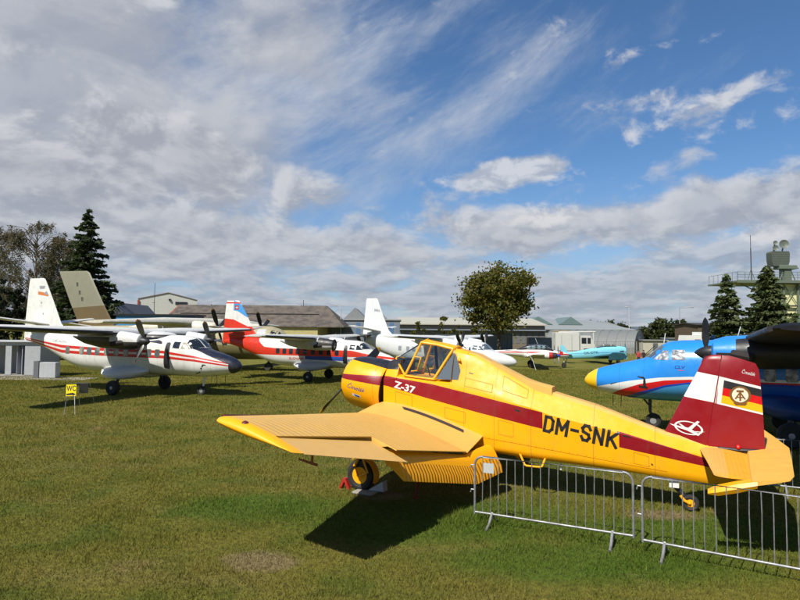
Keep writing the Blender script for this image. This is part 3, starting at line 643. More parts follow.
def airliner(label, loc, deg, pitch, liv, finh=5.85, blades=3, bladecol=None, wingm=None, nacm=None, extras=None, black_wing=False, sides=(1, -1), winz=2.03, shield=True, wheels=True):
    t = thing('twin_engine_airliner', label, 'airplane', (loc[0], loc[1], gz(*loc[:2]) + (loc[2] if len(loc) > 2 else 0)), R(deg), 'high wing twin engine airliners', R(pitch))
    fm, finm, wingm, nacm = liv['fus'], liv['fin'], liv.get('wing', WHITE), liv.get('nac', WHITE)
    L_ = liv.get('table', LT); us = np.unique(np.concatenate([L_[:, 0], np.linspace(-8, 5, 40)]))[::-1]
    mb = MB(); mb.loft([lring(u, 40, L_) for u in us]); fb = mb.bvh()
    if extras: extras(mb, fb)
    fo = mb.build('fuselage', [fm] + liv.get('marks', []), t, 50)
    m2 = MB(); rings = []
    for u, h, w in ((1.5, .0, .5), (1.1, .13, .8), (.3, .18, .95), (-1.2, .18, .95), (-2.2, .12, .85), (-3.0, 0, .4)):
        rings.append([(u, w * math.cos(math.pi * k / 10), 2.80 + (.12 + h) * math.sin(math.pi * k / 10)) for k in range(11)])
    m2.loft(rings, closed=False); m2.build('wing_fairing', liv.get('fair', wingm), t, 60)
    # glazing
    for sd in sides:
        for x in liv.get('wins', (-4.05, -3.3, -2.75, -2.2, -1.65, -1.1, -.55, 0, .55, 1.1)):
            m2 = MB(); q = [(x - .15, winz - .15), (x - .11, winz - .19), (x + .11, winz - .19), (x + .15, winz - .15), (x + .15, winz + .15), (x + .11, winz + .19), (x - .11, winz + .19), (x - .15, winz + .15)]
            decal(m2, fb, poly2d(q, .25), 0, sd, .006); m2.build('cabin_window', liv.get('wg', DGLASS), t)
        m2 = MB(); decal(m2, fb, poly2d([(2.20, 2.30), (2.58, 2.29), (2.58, 2.60), (2.22, 2.61)], .15), 0, sd, .006); m2.build('cockpit_window', liv.get('cg', DGLASS), t)
        m2 = MB(); decal(m2, fb, poly2d([(2.68, 2.285), (3.13, 2.285), (2.83, 2.575), (2.69, 2.59)], .15), 0, sd, .006); m2.build('cockpit_window', liv.get('cg2', liv.get('cg', DGLASS)), t)
        m2 = MB(); decal(m2, fb, poly2d([(.05 * sd, 2.36), (.66 * sd, 2.34), (.80 * sd, 2.31), (.74 * sd, 2.56), (.56 * sd, 2.70), (.04 * sd, 2.78)], .15), 0, 1, .006, 'front'); m2.build('windscreen', liv.get('wsg', liv.get('cg', DGLASS)), t)
        m2 = MB(); m2.tube([(3.50, .3 * sd, 2.36), (3.12, .42 * sd, 2.72)], .012, 5); m2.build('wiper', BLACK, t)
        if shield:
            m2 = MB(); decal(m2, fb, poly2d([(1.76, 1.36), (2.04, 1.30), (2.10, 1.42), (2.06, 2.52), (1.98, 2.58), (1.82, 2.55)], .2), 0, sd, .012); m2.build('ice_shield', BLACK, t)
    nx, nz = liv.get('nx', 0.), liv.get('nz', 0.)
    # wing
    for sd in (1, -1):
        def ws(v, c, le, tk): z = 2.90 + .03 * v + .035; return ((le, v * sd, z), (le - c, v * sd, z - .03), (0, 0, 1), tk)
        m2 = MB(); airfoil(m2, [ws(.0, 2.55, .55, .17), ws(2.4, 2.55, .55, .17), ws(6, 1.95, .38, .15), ws(9.0, 1.42, .20, .13), ws(9.22, 1.2, .10, .08)], 0, .78, 12)
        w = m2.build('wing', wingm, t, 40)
        for nm, a, b in (('flap', .9, 5.0), ('aileron', 5.05, 9.0)):
            l0 = lambda v: (.55 - max(0, v - 2.4) * .053); c0 = lambda v: 2.55 - max(0, v - 2.4) * .172
            m3 = MB(); airfoil(m3, [ws(v, c0(v), l0(v), .165 - .005 * v) for v in (a, (a + b) / 2, b)], .785, 1, 4); m3.build(nm, wingm, w)
        m3 = MB(); pts = [((.55 - max(0, v - 2.4) * .05) + .012, v * sd, 2.935 + .03 * v) for v in (3.0, 5, 7, 9.0)]; m3.tube(pts, .055, 8); m3.build('deicer_boot', BLACK, w)
        # nacelle
        m2 = MB(); prof = [(1.72, .20, 0), (1.66, .30, 0), (1.2, .37, 0), (.4, .42, .03), (-.6, .40, .06), (-1.6, .28, .12), (-2.3, .10, .2)]
        m2.loft([[(u + nx, 2.41 * sd + r * math.cos(2 * math.pi * k / 20), 2.63 + nz + dz + r * 1.05 * math.sin(2 * math.pi * k / 20)) for k in range(20)] for u, r, dz in prof])
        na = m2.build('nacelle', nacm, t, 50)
        m2 = MB(); m2.lathe([(-.02, .05), (-.04, .15), (.05, .17), (.06, .08), (.0, .06)], 14, o=(1.62 + nx, 2.41 * sd, 2.33 + nz), ax=(1, 0, 0)); m2.build('air_intake', BLACK, na)
        for q in (1, -1): m2 = MB(); m2.tube([(.9, (2.41 + .3 * q) * sd, 2.58), (.6, (2.41 + .46 * q) * sd, 2.52), (.42, (2.41 + .52 * q) * sd, 2.48)], [.12, .12, .11], 10); m2.build('exhaust_stub', mat('sooty_metal', (.035, .03, .03), .7, .4), na)
        bl0 = not liv.get('bare')
        m2 = MB(); m2.lathe([(0, .21), (.1, .20), (.25, .15), (.38, .07), (.44, .002)], 18, o=(1.72 + nx, 2.41 * sd, 2.63 + nz), ax=(1, 0, 0))
        if bl0 or sd == 1: m2.build('spinner', liv.get('spin', BLACK), t)
        else: m2 = MB(); m2.lathe([(-.02, .36), (.06, .38), (.10, .30), (.0, .24), (-.02, .05)], 18, o=(1.66, 2.41 * sd, 2.63), ax=(1, 0, 0)); m2.build('open_engine', BLACK, na)
        bl = blades if not (liv.get('bare') and sd == -1) else 0; off = liv.get('phase', 90) if sd == 1 else liv.get('phase2', liv.get('phase', 90))
        for k in range(bl):
            a = R(off + 360 / bl * k); blade((1.86 + nx, 2.41 * sd, 2.63 + nz), (1, 0, 0), (0, math.cos(a), math.sin(a)), liv.get('bll', 1.15), liv.get('blw', .26), liv.get('blm', [BLACK, YTIP]), t, pitch=62, r0=.12, tip=liv.get('tip', .1))
        # undercarriage sponson
        m2 = MB(); rings = []
        for u, w0, w1, z0, z1 in ((.75, .8, .98, 1.05, 1.25), (.4, .7, 1.16, .90, 1.30), (.05, .7, 1.44, .80, 1.32), (-.25, .7, 1.68, .74, 1.30), (-.7, .7, 1.76, .72, 1.26), (-1.15, .7, 1.72, .74, 1.20), (-1.55, .7, 1.45, .82, 1.20), (-2.0, .75, .98, 1.02, 1.20)):
            rings.append([(u, a * sd, b) for a, b in ((w0, z0), (w1 - .18, z0), (w1 - .05, z0 + .1), (w1, z0 + (z1 - z0) * .4), (w1 - .02, z1 - (z1 - z0) * .4), (w1 - .14, z1 - .05), (w1 - .32, z1 + .03), (w0, z1 + .10))])
        m2.loft(rings); m2.build('gear_fairing', liv.get('spon', WHITE), t, 40)
        m2 = MB(); m2.tube([(-.45, 1.45 * sd, .85), (-.45, 1.66 * sd, .36)], .07, 8); lg = m2.build('main_leg', DARKM, t)
        m2 = MB(); m2.lathe([(-.12, .2), (-.145, .28), (-.10, .34), (0, .36), (.10, .34), (.145, .28), (.12, .2)], 24, o=(-.45, 1.80 * sd, .36), ax=(0, 1, 0)); wh = m2.build('main_wheel', RUBBER, t)
        m2 = MB(); m2.lathe([(.10 , .205), (.11, .19), (.08, .10), (.12, .08), (.125, .001)], 18, o=(-.45, 1.80 * sd, .36), ax=(0, sd, 0)); m2.build('wheel_hub', mat('hub_metal', (.4, .4, .4), .4, .5), wh)
        # tailplane
        zr = 3.32; dh = .10
        m2 = MB(); airfoil(m2, [((-6.55, .05 * sd, zr), (-8.0, .05 * sd, zr), (0, 0, 1), .11), ((-6.92, 3.3 * sd, zr + .36), (-7.75, 3.3 * sd, zr + .36), (0, 0, 1), .10), ((-7.0, 3.4 * sd, zr + .37), (-7.7, 3.4 * sd, zr + .37), (0, 0, 1), .05)], 0, .66, 9); st = m2.build('tailplane', liv.get('stab', wingm), t, 40)
        m2 = MB(); airfoil(m2, [((-6.55, .25 * sd, zr + .03), (-8.0, .25 * sd, zr + .03), (0, 0, 1), .10), ((-6.92, 3.3 * sd, zr + .36), (-7.75, 3.3 * sd, zr + .36), (0, 0, 1), .09)], .675, 1, 4); m2.build('elevator', liv.get('stab', wingm), st)
    # fin and rudder
    k = finh - 5.85
    FZ = [(2.75, -4.7, -7.62, .10), (2.95, -5.15, -7.60, .11), (3.15, -5.55, -7.58, .11), (3.4, -5.82, -7.57, .105), (4.6, -6.43, -7.54, .085), (5.65 + k, -7.0, -7.50, .065), (5.80 + k, -7.10, -7.50, .05), (5.85 + k, -7.22, -7.50, .02)]
    m2 = MB(); m2.loft(plate(FZ)); vb = m2.bvh()
    if liv.get('finmarks'): liv['finmarks'](m2, vb)
    fi = m2.build('fin', [finm] + liv.get('fmats', []), t, 40)
    RZ = [(2.42, -7.64, -8.42, .09), (3.2, -7.595, -8.40, .09), (4.6, -7.555, -8.30, .08), (5.66 + k, -7.515, -8.22, .06), (5.84 + k, -7.515, -8.16, .03)]
    m2 = MB(); m2.loft([[(l, th * .9, z), (l - .05, th, z), ((l + tr) / 2, th * .55, z), (tr, .006, z), (tr, -.006, z), ((l + tr) / 2, -th * .55, z), (l - .05, -th, z), (l, -th * .9, z)] for z, l, tr, th in RZ]); m2.build('rudder', finm, t, 40)
    m2 = MB(); m2.tube([(2.9, 0, 2.8), (2.85, 0, 3.12)], .012, 5); m2.tube([(.8, .1, 3.0), (.7, .1, 3.35)], .01, 5); m2.build('antenna', WHITE, t)
    # nose wheel
    m2 = MB(); m2.tube([(3.35, 0, 1.0), (3.35, 0, .55), (3.25, 0, .28)], [.06, .05, .04], 8); m2.tube([(3.36, .0, .72), (3.55, 0, .95)], .03, 6); ng = m2.build('nose_leg', liv.get('leg', DARKM), t)
    m2 = MB(); m2.lathe([(-.06, .12), (-.09, .18), (-.06, .235), (0, .25), (.06, .235), (.09, .18), (.06, .12)], 22, o=(3.25, 0, .25), ax=(0, 1, 0)); nw = m2.build('nose_wheel', RUBBER, ng)
    m2 = MB(); m2.lathe([(-.065, .10), (-.05, .05), (-.07, .001)], 16, o=(3.25, 0, .25), ax=(0, 1, 0)); m2.lathe([(.065, .10), (.05, .05), (.07, .001)], 16, o=(3.25, 0, .25), ax=(0, 1, 0)); m2.build('nose_wheel_hub', mat('hub_metal', (.4, .4, .4), .4, .5), ng)
    m2 = MB(); m2.tube([(4.3, -.3, 1.05), (4.32, -.32, .62)], .012, 5); m2.tube([(4.5, .1, 1.02), (4.5, .1, .66)], .012, 5); m2.build('static_wick', BLACK, t)
    return t

NAVY = (.012, .016, .035); LW = srgb(222, 222, 216); LRED = srgb(196, 36, 26)
Tcur = [(-8.3, 2.60), (-7.2, 2.50), (-4.8, 2.28), (-2, 2.20), (1.7, 2.17), (3.4, 1.96), (5.3, 1.60)]
Bcur = [(-8.3, 2.53), (-7.2, 2.30), (-4.8, 1.88), (-2, 1.81), (1.7, 1.80), (3.4, 1.70), (5.3, 1.46)]
third = lambda k: [(a, b[1] + (a_[1] - b[1]) * k) for (a, _), a_, b in zip(Tcur, Tcur, Bcur)]
Lf = mat('white_airliner_fuselage', LW, .38, zones=[(LRED, [('z<', Tcur), ('z>', third(.64)), ('x<', 4.98)]), (LRED, [('z<', third(.38)), ('z>', Bcur), ('x<', 4.98)]),
         (NAVY, [('x>', 4.98)]), (NAVY, [('z>', [(3.2, 2.30), (4.0, 1.98), (5.0, 1.60), (5.4, 1.5)]), ('x>', 3.12), ('z<', 2.34)]), (NAVY, [('z>', [(3.2, 2.30), (4.0, 1.98), (5.0, 1.60), (5.4, 1.5)]), ('x>', 3.5)])],
         seams=(3.42, 1.4, -.8, -3.0, -5.3, 4.2), dirt=.22, streak=.6)
ORNG = mat('orange_marking', srgb(206, 120, 60), .5)
def left_marks(mb, b):
    decal(mb, b, text_fit('OK-ADN', [(-5.6, 2.43), (-4.5, 2.39), (-5.6, 2.55)], bold=.005), 1, -1, .005)
    for q in ([(3.9, 1.55), (3.82, 1.56), (3.62, 1.22), (3.68, 1.20)], [(3.68, 1.22), (3.66, 1.17), (3.40, 1.10), (3.40, 1.14)], [(3.98, 1.56), (3.84, 1.58), (3.84, 1.54), (3.98, 1.52)]): decal(mb, b, poly2d(q, .2), 2, -1, .006)
def left_fin(mb, b):
    decal(mb, b, poly2d([(-7.48, 4.95), (-6.75, 4.84), (-6.78, 4.98), (-7.05, 5.06), (-7.48, 5.12)], .2), 1, -1, .004); decal(mb, b, poly2d([(-7.42, 5.42), (-7.02, 5.42), (-7.06, 5.26), (-7.36, 5.26)], .2), 2, -1, .004)
    decal(mb, b, poly2d([(-7.1, 4.98), (-6.75, 4.92), (-6.9, 5.14)], .2), 2, -1, .005)
    for z in (4.5, 3.9): decal(mb, b, poly2d(disc2d(-7.2 + (4.5 - z) * .3, z, .05, 10), .2), 2, -1, .005)
LGR = mat('soft_grey_marking', (.30, .31, .33), .5)
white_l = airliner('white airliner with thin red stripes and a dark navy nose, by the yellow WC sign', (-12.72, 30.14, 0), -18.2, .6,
    dict(fus=Lf, fin=mat('white_fin', LW, .42, dirt=.2, streak=.5), wing=mat('white_wing', (.70, .70, .67), .42, zones=[((.035, .035, .038), [('z<', [(-3, 2.90), (.2, 2.915), (.45, 2.93)]), ('a<', 2.7)]), ((.035, .035, .038), [('z<', [(-3, 2.99), (.6, 3.02)]), ('a>', 2.7), ('a<', 5.5)]), ((.035, .035, .038), [('z<', [(-3, 3.07), (.6, 3.11)]), ('a>', 5.5)])], dirt=.25, streak=.5), nac=mat('white_nacelle', (.66, .66, .64), .4, zones=[((.03, .03, .033), [('z<', 2.60), ('x>', .2)]), ((.03, .03, .033), [('z<', 2.80), ('x<', .2)])], dirt=.35),  # near-black wing underside: shade put into the colour
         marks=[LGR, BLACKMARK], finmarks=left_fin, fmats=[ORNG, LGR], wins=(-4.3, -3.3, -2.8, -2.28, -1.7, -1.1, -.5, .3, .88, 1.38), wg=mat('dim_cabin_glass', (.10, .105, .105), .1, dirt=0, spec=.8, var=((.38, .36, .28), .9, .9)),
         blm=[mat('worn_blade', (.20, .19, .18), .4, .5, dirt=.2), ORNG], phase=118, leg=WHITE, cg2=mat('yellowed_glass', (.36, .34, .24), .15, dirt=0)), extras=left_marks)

RRED = srgb(206, 48, 24); RT_ = [(-8.4, 3.4), (-5.4, 3.2), (-4.85, 2.6), (-4.4, 2.28), (-3.5, 2.22), (2.4, 2.22), (3.4, 2.02), (5.4, 1.78)]; RB_ = [(-8.4, 1.60), (-5, 1.72), (-1, 1.74), (2.2, 1.78), (3.6, 1.80), (5.4, 1.66)]
Rf = mat('red_airliner_fuselage', LW, .38, zones=[(RRED, [('z<', RT_), ('z>', RB_)]), (srgb(40, 84, 168), [('z<', RB_), ('z>', [(-1.1, 1.50), (2.6, 1.48)]), ('x>', -1.1), ('x<', 1.9)]), (NAVY, [('x>', 5.3)])], seams=(3.42, 1.4, -.8, -3.0, -5.3), dirt=.18, streak=.5)
Rfin = mat('red_airliner_fin', LW, .4, zones=[(srgb(70, 150, 214), [('z>', [(-8.3, 4.9), (-7.4, 4.75), (-6.4, 4.2)]), ('z<', [(-8.3, 7), (-7.6, 5.7), (-7.0, 5.4), (-6.3, 4.6)]), ('x>', -7.55)]), (LW, [('z<', [(-8.3, 4.6), (-7.6, 4.9), (-7.2, 4.85), (-6.4, 4.4)])]),
      (RRED, [('z<', [(-8.5, 4.30), (-7.5, 4.22), (-6.3, 3.72)])]), (RRED, [('z>', 5.42), ('z<', 5.52), ('x<', -6.9)])], dirt=.2, streak=.5)
def red_marks(mb, b): decal(mb, b, text_fit('SLOVAIR', [(-2.35, 1.46), (-1.15, 1.46), (-2.35, 1.62)], bold=.02), 1, -1, .006); decal(mb, b, text_fit('LET', [(1.95, 1.50), (2.5, 1.50), (1.95, 1.62)], bold=.02), 2, -1, .006)
def red_fin(mb, b): decal(mb, b, poly2d([(-7.42, 4.95), (-7.12, 4.95), (-7.12, 5.28), (-7.42, 5.28)], .2), 1, -1, .005); decal(mb, b, poly2d([(-7.29, 5.02), (-7.25, 5.02), (-7.25, 5.22), (-7.29, 5.22)], .2), 2, -1, .008); decal(mb, b, poly2d([(-7.36, 5.10), (-7.18, 5.10), (-7.18, 5.14), (-7.36, 5.14)], .2), 2, -1, .009)
red_l = airliner('red and white airliner with a red tail and blue patterned fin', (-5.35, 42.61, 0), -16.5, .9,
    dict(fus=Rf, fin=Rfin, marks=[mat('red_lettering', RRED, .5), BLUEMARK], finmarks=red_fin, fmats=[REDP, WHITEMARK], wing=mat('pale_wing', (.62, .62, .58), .45, dirt=.3, streak=.5), stab=mat('red_stab', (.50, .46, .42), .45, dirt=.3), fair=WHITE, wins=(-3.25, -2.72, -2.2, -1.68, -1.1, -.5, .1, .7, 1.3), blm=[BLACK, ORNG], phase=150, bare=True, nac=mat('stained_nacelle', (.62, .62, .60), .45, zones=[((.03, .03, .032), [('x>', .6), ('z>', 2.56)])], dirt=.35), spon=mat('grey_fairing', (.50, .53, .56), .5, dirt=.2)), finh=5.65, extras=red_marks)
LTF = LT.copy()
for r_ in LTF:
    q = sstep(2.6, .2, r_[0]); r_[2] += .22 * q * sstep(-8.3, -6.0, r_[0]); r_[3] *= 1 + .14 * q
    r_[1] -= .10 * q * sstep(-4, -2, r_[0])
for r_ in LTF:
    for u_, zb_, w_ in ((-4.2, 1.0, 1.12), (-5.2, 1.22, 1.03), (-6.4, 1.62, .84), (-7.4, 2.05, .55), (-8.1, 2.3, .25)):
        if abs(r_[0] - u_) < .01: r_[1] = zb_; r_[3] = w_
def white_fin(mb, b): decal(mb, b, text_fit('M', [(-7.3, 4.95), (-7.0, 4.95), (-7.3, 5.2)], bold=.02), 1, -1, .005); decal(mb, b, text_fit('06', [(-6.98, 4.93), (-6.74, 4.93), (-6.98, 5.17)], bold=.02), 1, -1, .005)
white_b = airliner('plain white airliner without stripes, dark five blade propellers, behind the yellow plane', (4.03, 47.5, 0), -29.5, 2.2,
    dict(table=LTF, fus=mat('plain_white_fuselage', srgb(214, 217, 216), .35, seams=(3.42, 1.4, -.8, -3.0, -5.3), dirt=.08, streak=.2), fin=mat('plain_white_fin', srgb(214, 217, 216), .38, dirt=.06), marks=[], finmarks=white_fin, fmats=[LGR], wing=mat('white_wing_clean', (.72, .73, .70), .42, dirt=.15), blm=[BLACK, BLACK], phase=60, wg=mat('pale_cabin_glass', (.30, .33, .36), .1, dirt=0), cg=mat('cockpit_glass_pale', (.10, .13, .16), .08, dirt=0, spec=.8)), blades=5, finh=6.1, shield=False)

SKYB = srgb(40, 138, 224)
c_w = [(5.2, 1.22), (4.95, 1.32), (4.4, 1.45), (3.85, 1.58), (2.95, 1.73), (2.1, 1.80), (-8, 1.84)]; c_r = [(5.2, 1.02), (4.5, 1.10), (4.2, 1.25), (3.55, 1.49), (2.8, 1.65), (2.1, 1.71), (-8, 1.77)]
c_b = [(5.2, .6), (4.2, .98), (3.55, 1.24), (2.8, 1.50), (2.1, 1.63), (1.2, 1.67), (-8, 1.70)]; c_l = [(5.2, .5), (4.0, .92), (3.4, 1.18), (2.8, 1.43), (2.2, 1.555), (1.2, 1.62), (-8, 1.64)]
Bf = mat('blue_airliner_fuselage', SKYB, .32, zones=[(srgb(34, 122, 210), [('x<', 1.3)]), (srgb(232, 232, 228), [('z<', c_w), ('z>', c_r)]), (srgb(208, 24, 32), [('z<', c_r), ('z>', c_b)]), (srgb(24, 66, 170), [('z<', c_b), ('z>', c_l)]), (srgb(66, 152, 214), [('z<', c_l), ('x>', 1.3)]), (srgb(26, 96, 186), [('z<', c_l), ('x<', 1.3)]),  # deeper blues aft: shade below the wing painted into the colour
      (srgb(252, 196, 24), [('x>', 4.98)])], seams=(3.42, 4.2, 1.4, -.8, -3.0), dirt=.05, coat=.25)
def blue_marks(mb, b):
    decal(mb, b, text_fit('CLV', [(2.50, 2.03), (2.20, 2.03), (2.50, 2.13)], bold=.03, shear=.2), 1, 1, .005); decal(mb, b, poly2d([(2.40, 2.0), (2.24, 1.985), (2.24, 1.965), (2.42, 1.98)], .2), 2, 1, .005)
    for q in ([(3.60, 1.74), (3.40, 1.73), (3.36, 1.66), (3.42, 1.67), (3.44, 1.70), (3.60, 1.71)], [(3.42, 1.68), (3.36, 1.66), (3.34, 1.45), (3.44, 1.42)], [(3.58, 1.45), (3.3, 1.43), (3.3, 1.36), (3.56, 1.38)]): decal(mb, b, poly2d(q, .2), 3, 1, .007)
    decal(mb, b, poly2d([(4.5, 1.44), (4.28, 1.50), (4.26, 1.49), (4.48, 1.42)], .2), 3, 1, .006)
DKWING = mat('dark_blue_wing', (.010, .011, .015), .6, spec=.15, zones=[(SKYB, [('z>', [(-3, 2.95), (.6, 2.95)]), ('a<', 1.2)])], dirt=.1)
blue_l = airliner('blue airliner with a yellow nose and sweeping white and red stripes', (11.2, 18.09, .06), 150., 0.,
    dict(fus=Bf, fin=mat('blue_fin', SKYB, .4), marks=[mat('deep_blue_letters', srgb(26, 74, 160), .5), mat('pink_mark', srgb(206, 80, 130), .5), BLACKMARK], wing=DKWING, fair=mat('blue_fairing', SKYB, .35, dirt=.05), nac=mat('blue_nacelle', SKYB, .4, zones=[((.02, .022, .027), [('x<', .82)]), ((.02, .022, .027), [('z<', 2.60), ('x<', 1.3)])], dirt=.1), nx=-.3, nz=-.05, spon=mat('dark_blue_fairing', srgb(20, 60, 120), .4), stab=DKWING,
         cg=mat('silver_blind_glass', (.16, .17, .18), .10, dirt=0, spec=.8, var=((.62, .64, .66), 9., .95)), wg=mat('patchy_cabin_glass', (.12, .14, .16), .1, dirt=0, var=((.45, .47, .50), 6., .9)), wins=(-4.05, -3.3, -2.75, -2.2, -1.65, -1.08, -.54, -.01, .54), blm=[BLACK, BLACK], phase=90, phase2=30, bll=1.0, blw=.21, wsg=mat('grey_windscreen', (.07, .085, .10), .08, dirt=0, spec=.8, var=((.16, .18, .2), 3., .8))), winz=1.94, extras=blue_marks, shield=False)

# ================================================================== smaller aircraft behind
def sring(u, zb_, zt, w, n=20, e=2.2):
    zc = (zb_ + zt) / 2; h = (zt - zb_) / 2
    return [(u, w * math.copysign(abs(math.cos(2 * math.pi * k / n)) ** (2 / e), math.cos(2 * math.pi * k / n)), zc + h * math.copysign(abs(math.sin(2 * math.pi * k / n)) ** (2 / e), math.sin(2 * math.pi * k / n))) for k in range(n)]
# light blue tail wheel aircraft, nose to the right
def light_blue(x, y, deg):
    t = thing('sports_plane', 'small light blue tail wheel plane with its propeller upright, in front of the white truck', 'airplane', (x, y, gz(x, y)), R(deg))
    LB = mat('light_blue_paint', srgb(132, 206, 222), .4, zones=[(srgb(70, 140, 190), [('z<', [(-5, 1.02), (2, 1.28)]), ('z>', [(-5, .98), (2, 1.20)])])], dirt=.08)
    LB2 = mat('plain_light_blue', srgb(132, 206, 222), .4, dirt=.08)
    mb = MB(); mb.loft([sring(*q) for q in ((2.12, .95, 1.62, .22), (2.0, .72, 1.76, .44), (1.4, .58, 1.86, .50), (.6, .50, 1.90, .52), (-.6, .46, 1.84, .50), (-1.6, .46, 1.66, .42), (-3.2, .46, 1.36, .28), (-4.9, .46, 1.06, .12), (-5.4, .52, 1.0, .04))]); b = mb.bvh()
    decal(mb, b, text_fit('OK-OTK', [(-2.9, .95), (-1.25, 1.05), (-2.93, 1.22)], bold=.02), 1, -1, .006)
    decal(mb, b, poly2d([(1.2, 1.15), (1.7, 1.2), (1.7, 1.4), (1.2, 1.35)], .3), 1, -1, .006)
    mb.build('fuselage', [LB, mat('slate_letters', (.06, .10, .14), .5)], t, 40)
    mb = MB(); mb.loft([sring(*q) for q in ((.95, 1.76, 1.84, .3), (.6, 1.76, 2.06, .35), (-.4, 1.74, 2.10, .35), (-1.3, 1.64, 1.88, .27), (-1.7, 1.54, 1.62, .12))]); mb.build('canopy', mat('grey_canopy', (.16, .17, .16), .15, zones=[((.5, .48, .42), [('x<', .3), ('x>', .22)]), ((.5, .48, .42), [('x<', -.55), ('x>', -.63)])], dirt=.2), t, 40)
    for sd in (1, -1):
        mb = MB(); airfoil(mb, [((.35, .3 * sd, .76), (-1.85, .3 * sd, .70), (0, 0, 1), .17), ((.3, 2.9 * sd, .92), (-1.8, 2.9 * sd, .87), (0, 0, 1), .17), ((.2, 4.6 * sd, 1.04), (-1.7, 4.6 * sd, 1.0), (0, 0, 1), .17)]); mb.build('wing', mat('dark_teal_wing', srgb(34, 84, 96), .5, zones=[(srgb(132, 206, 222), [('x>', .05)])], dirt=.1), t, 40)
        mb = MB(); mb.loft([[(a, 4.62 * sd, z) for a, z in ((.25, .95), (-.2, 1.25), (-1.3, 1.3), (-1.8, 1.1), (-1.75, .5), (-.2, .55))], [(a, 4.70 * sd, z) for a, z in ((.2, .95), (-.2, 1.2), (-1.3, 1.25), (-1.75, 1.08), (-1.7, .55), (-.2, .6))]]); mb.build('wing_end_plate', mat('dark_teal_paint', srgb(30, 78, 90), .5), t)
        mb = MB(); airfoil(mb, [((-4.3, .05 * sd, 1.0), (-5.3, .05 * sd, 1.0), (0, 0, 1), .10), ((-4.55, 1.45 * sd, .98), (-5.3, 1.45 * sd, 1.0), (0, 0, 1), .08)]); mb.build('tailplane', LB2, t, 40)
        mb = MB(); mb.tube([(.65, 1.0 * sd, .9), (.75, 1.05 * sd, .25)], .05, 6); lg = mb.build('main_leg', LB2, t)
        mb = MB(); mb.lathe([(-.07, .1), (-.08, .2), (0, .24), (.08, .2), (.07, .1)], 16, o=(.75, 1.10 * sd, .24), ax=(0, 1, 0)); mb.build('wheel', RUBBER, lg)
    mb = MB(); mb.loft(plate([(.9, -4.55, -5.35, .05), (1.3, -4.75, -5.5, .05), (1.75, -5.05, -5.55, .04), (1.9, -5.25, -5.5, .02)])); mb.build('fin', LB2, t, 40)
    mb = MB(); mb.lathe([(0, .16), (.15, .12), (.25, .01)], 12, o=(2.02, 0, 1.36), ax=(1, 0, 0)); mb.build('spinner', REDMARK, t)
    for s in (1, -1): blade((2.1, 0, 1.36), (1, 0, 0), (0, .15 * s, s), .98, .26, [mat('blue_blade', srgb(70, 150, 200), .4), REDMARK], t, tip=.0, pitch=50)
    mb = MB(); mb.lathe([(-.03, .04), (-.04, .10), (.04, .10), (.03, .04)], 12, o=(-4.9, 0, .12), ax=(0, 1, 0)); mb.tube([(-4.9, 0, .12), (-4.7, 0, .8)], .03, 6); mb.build('tail_wheel', RUBBER, t); t.scale = (1.08, 1.08, 1.15)
p = at(611, 356, 74); light_blue(p.x - .4, 74, 3)

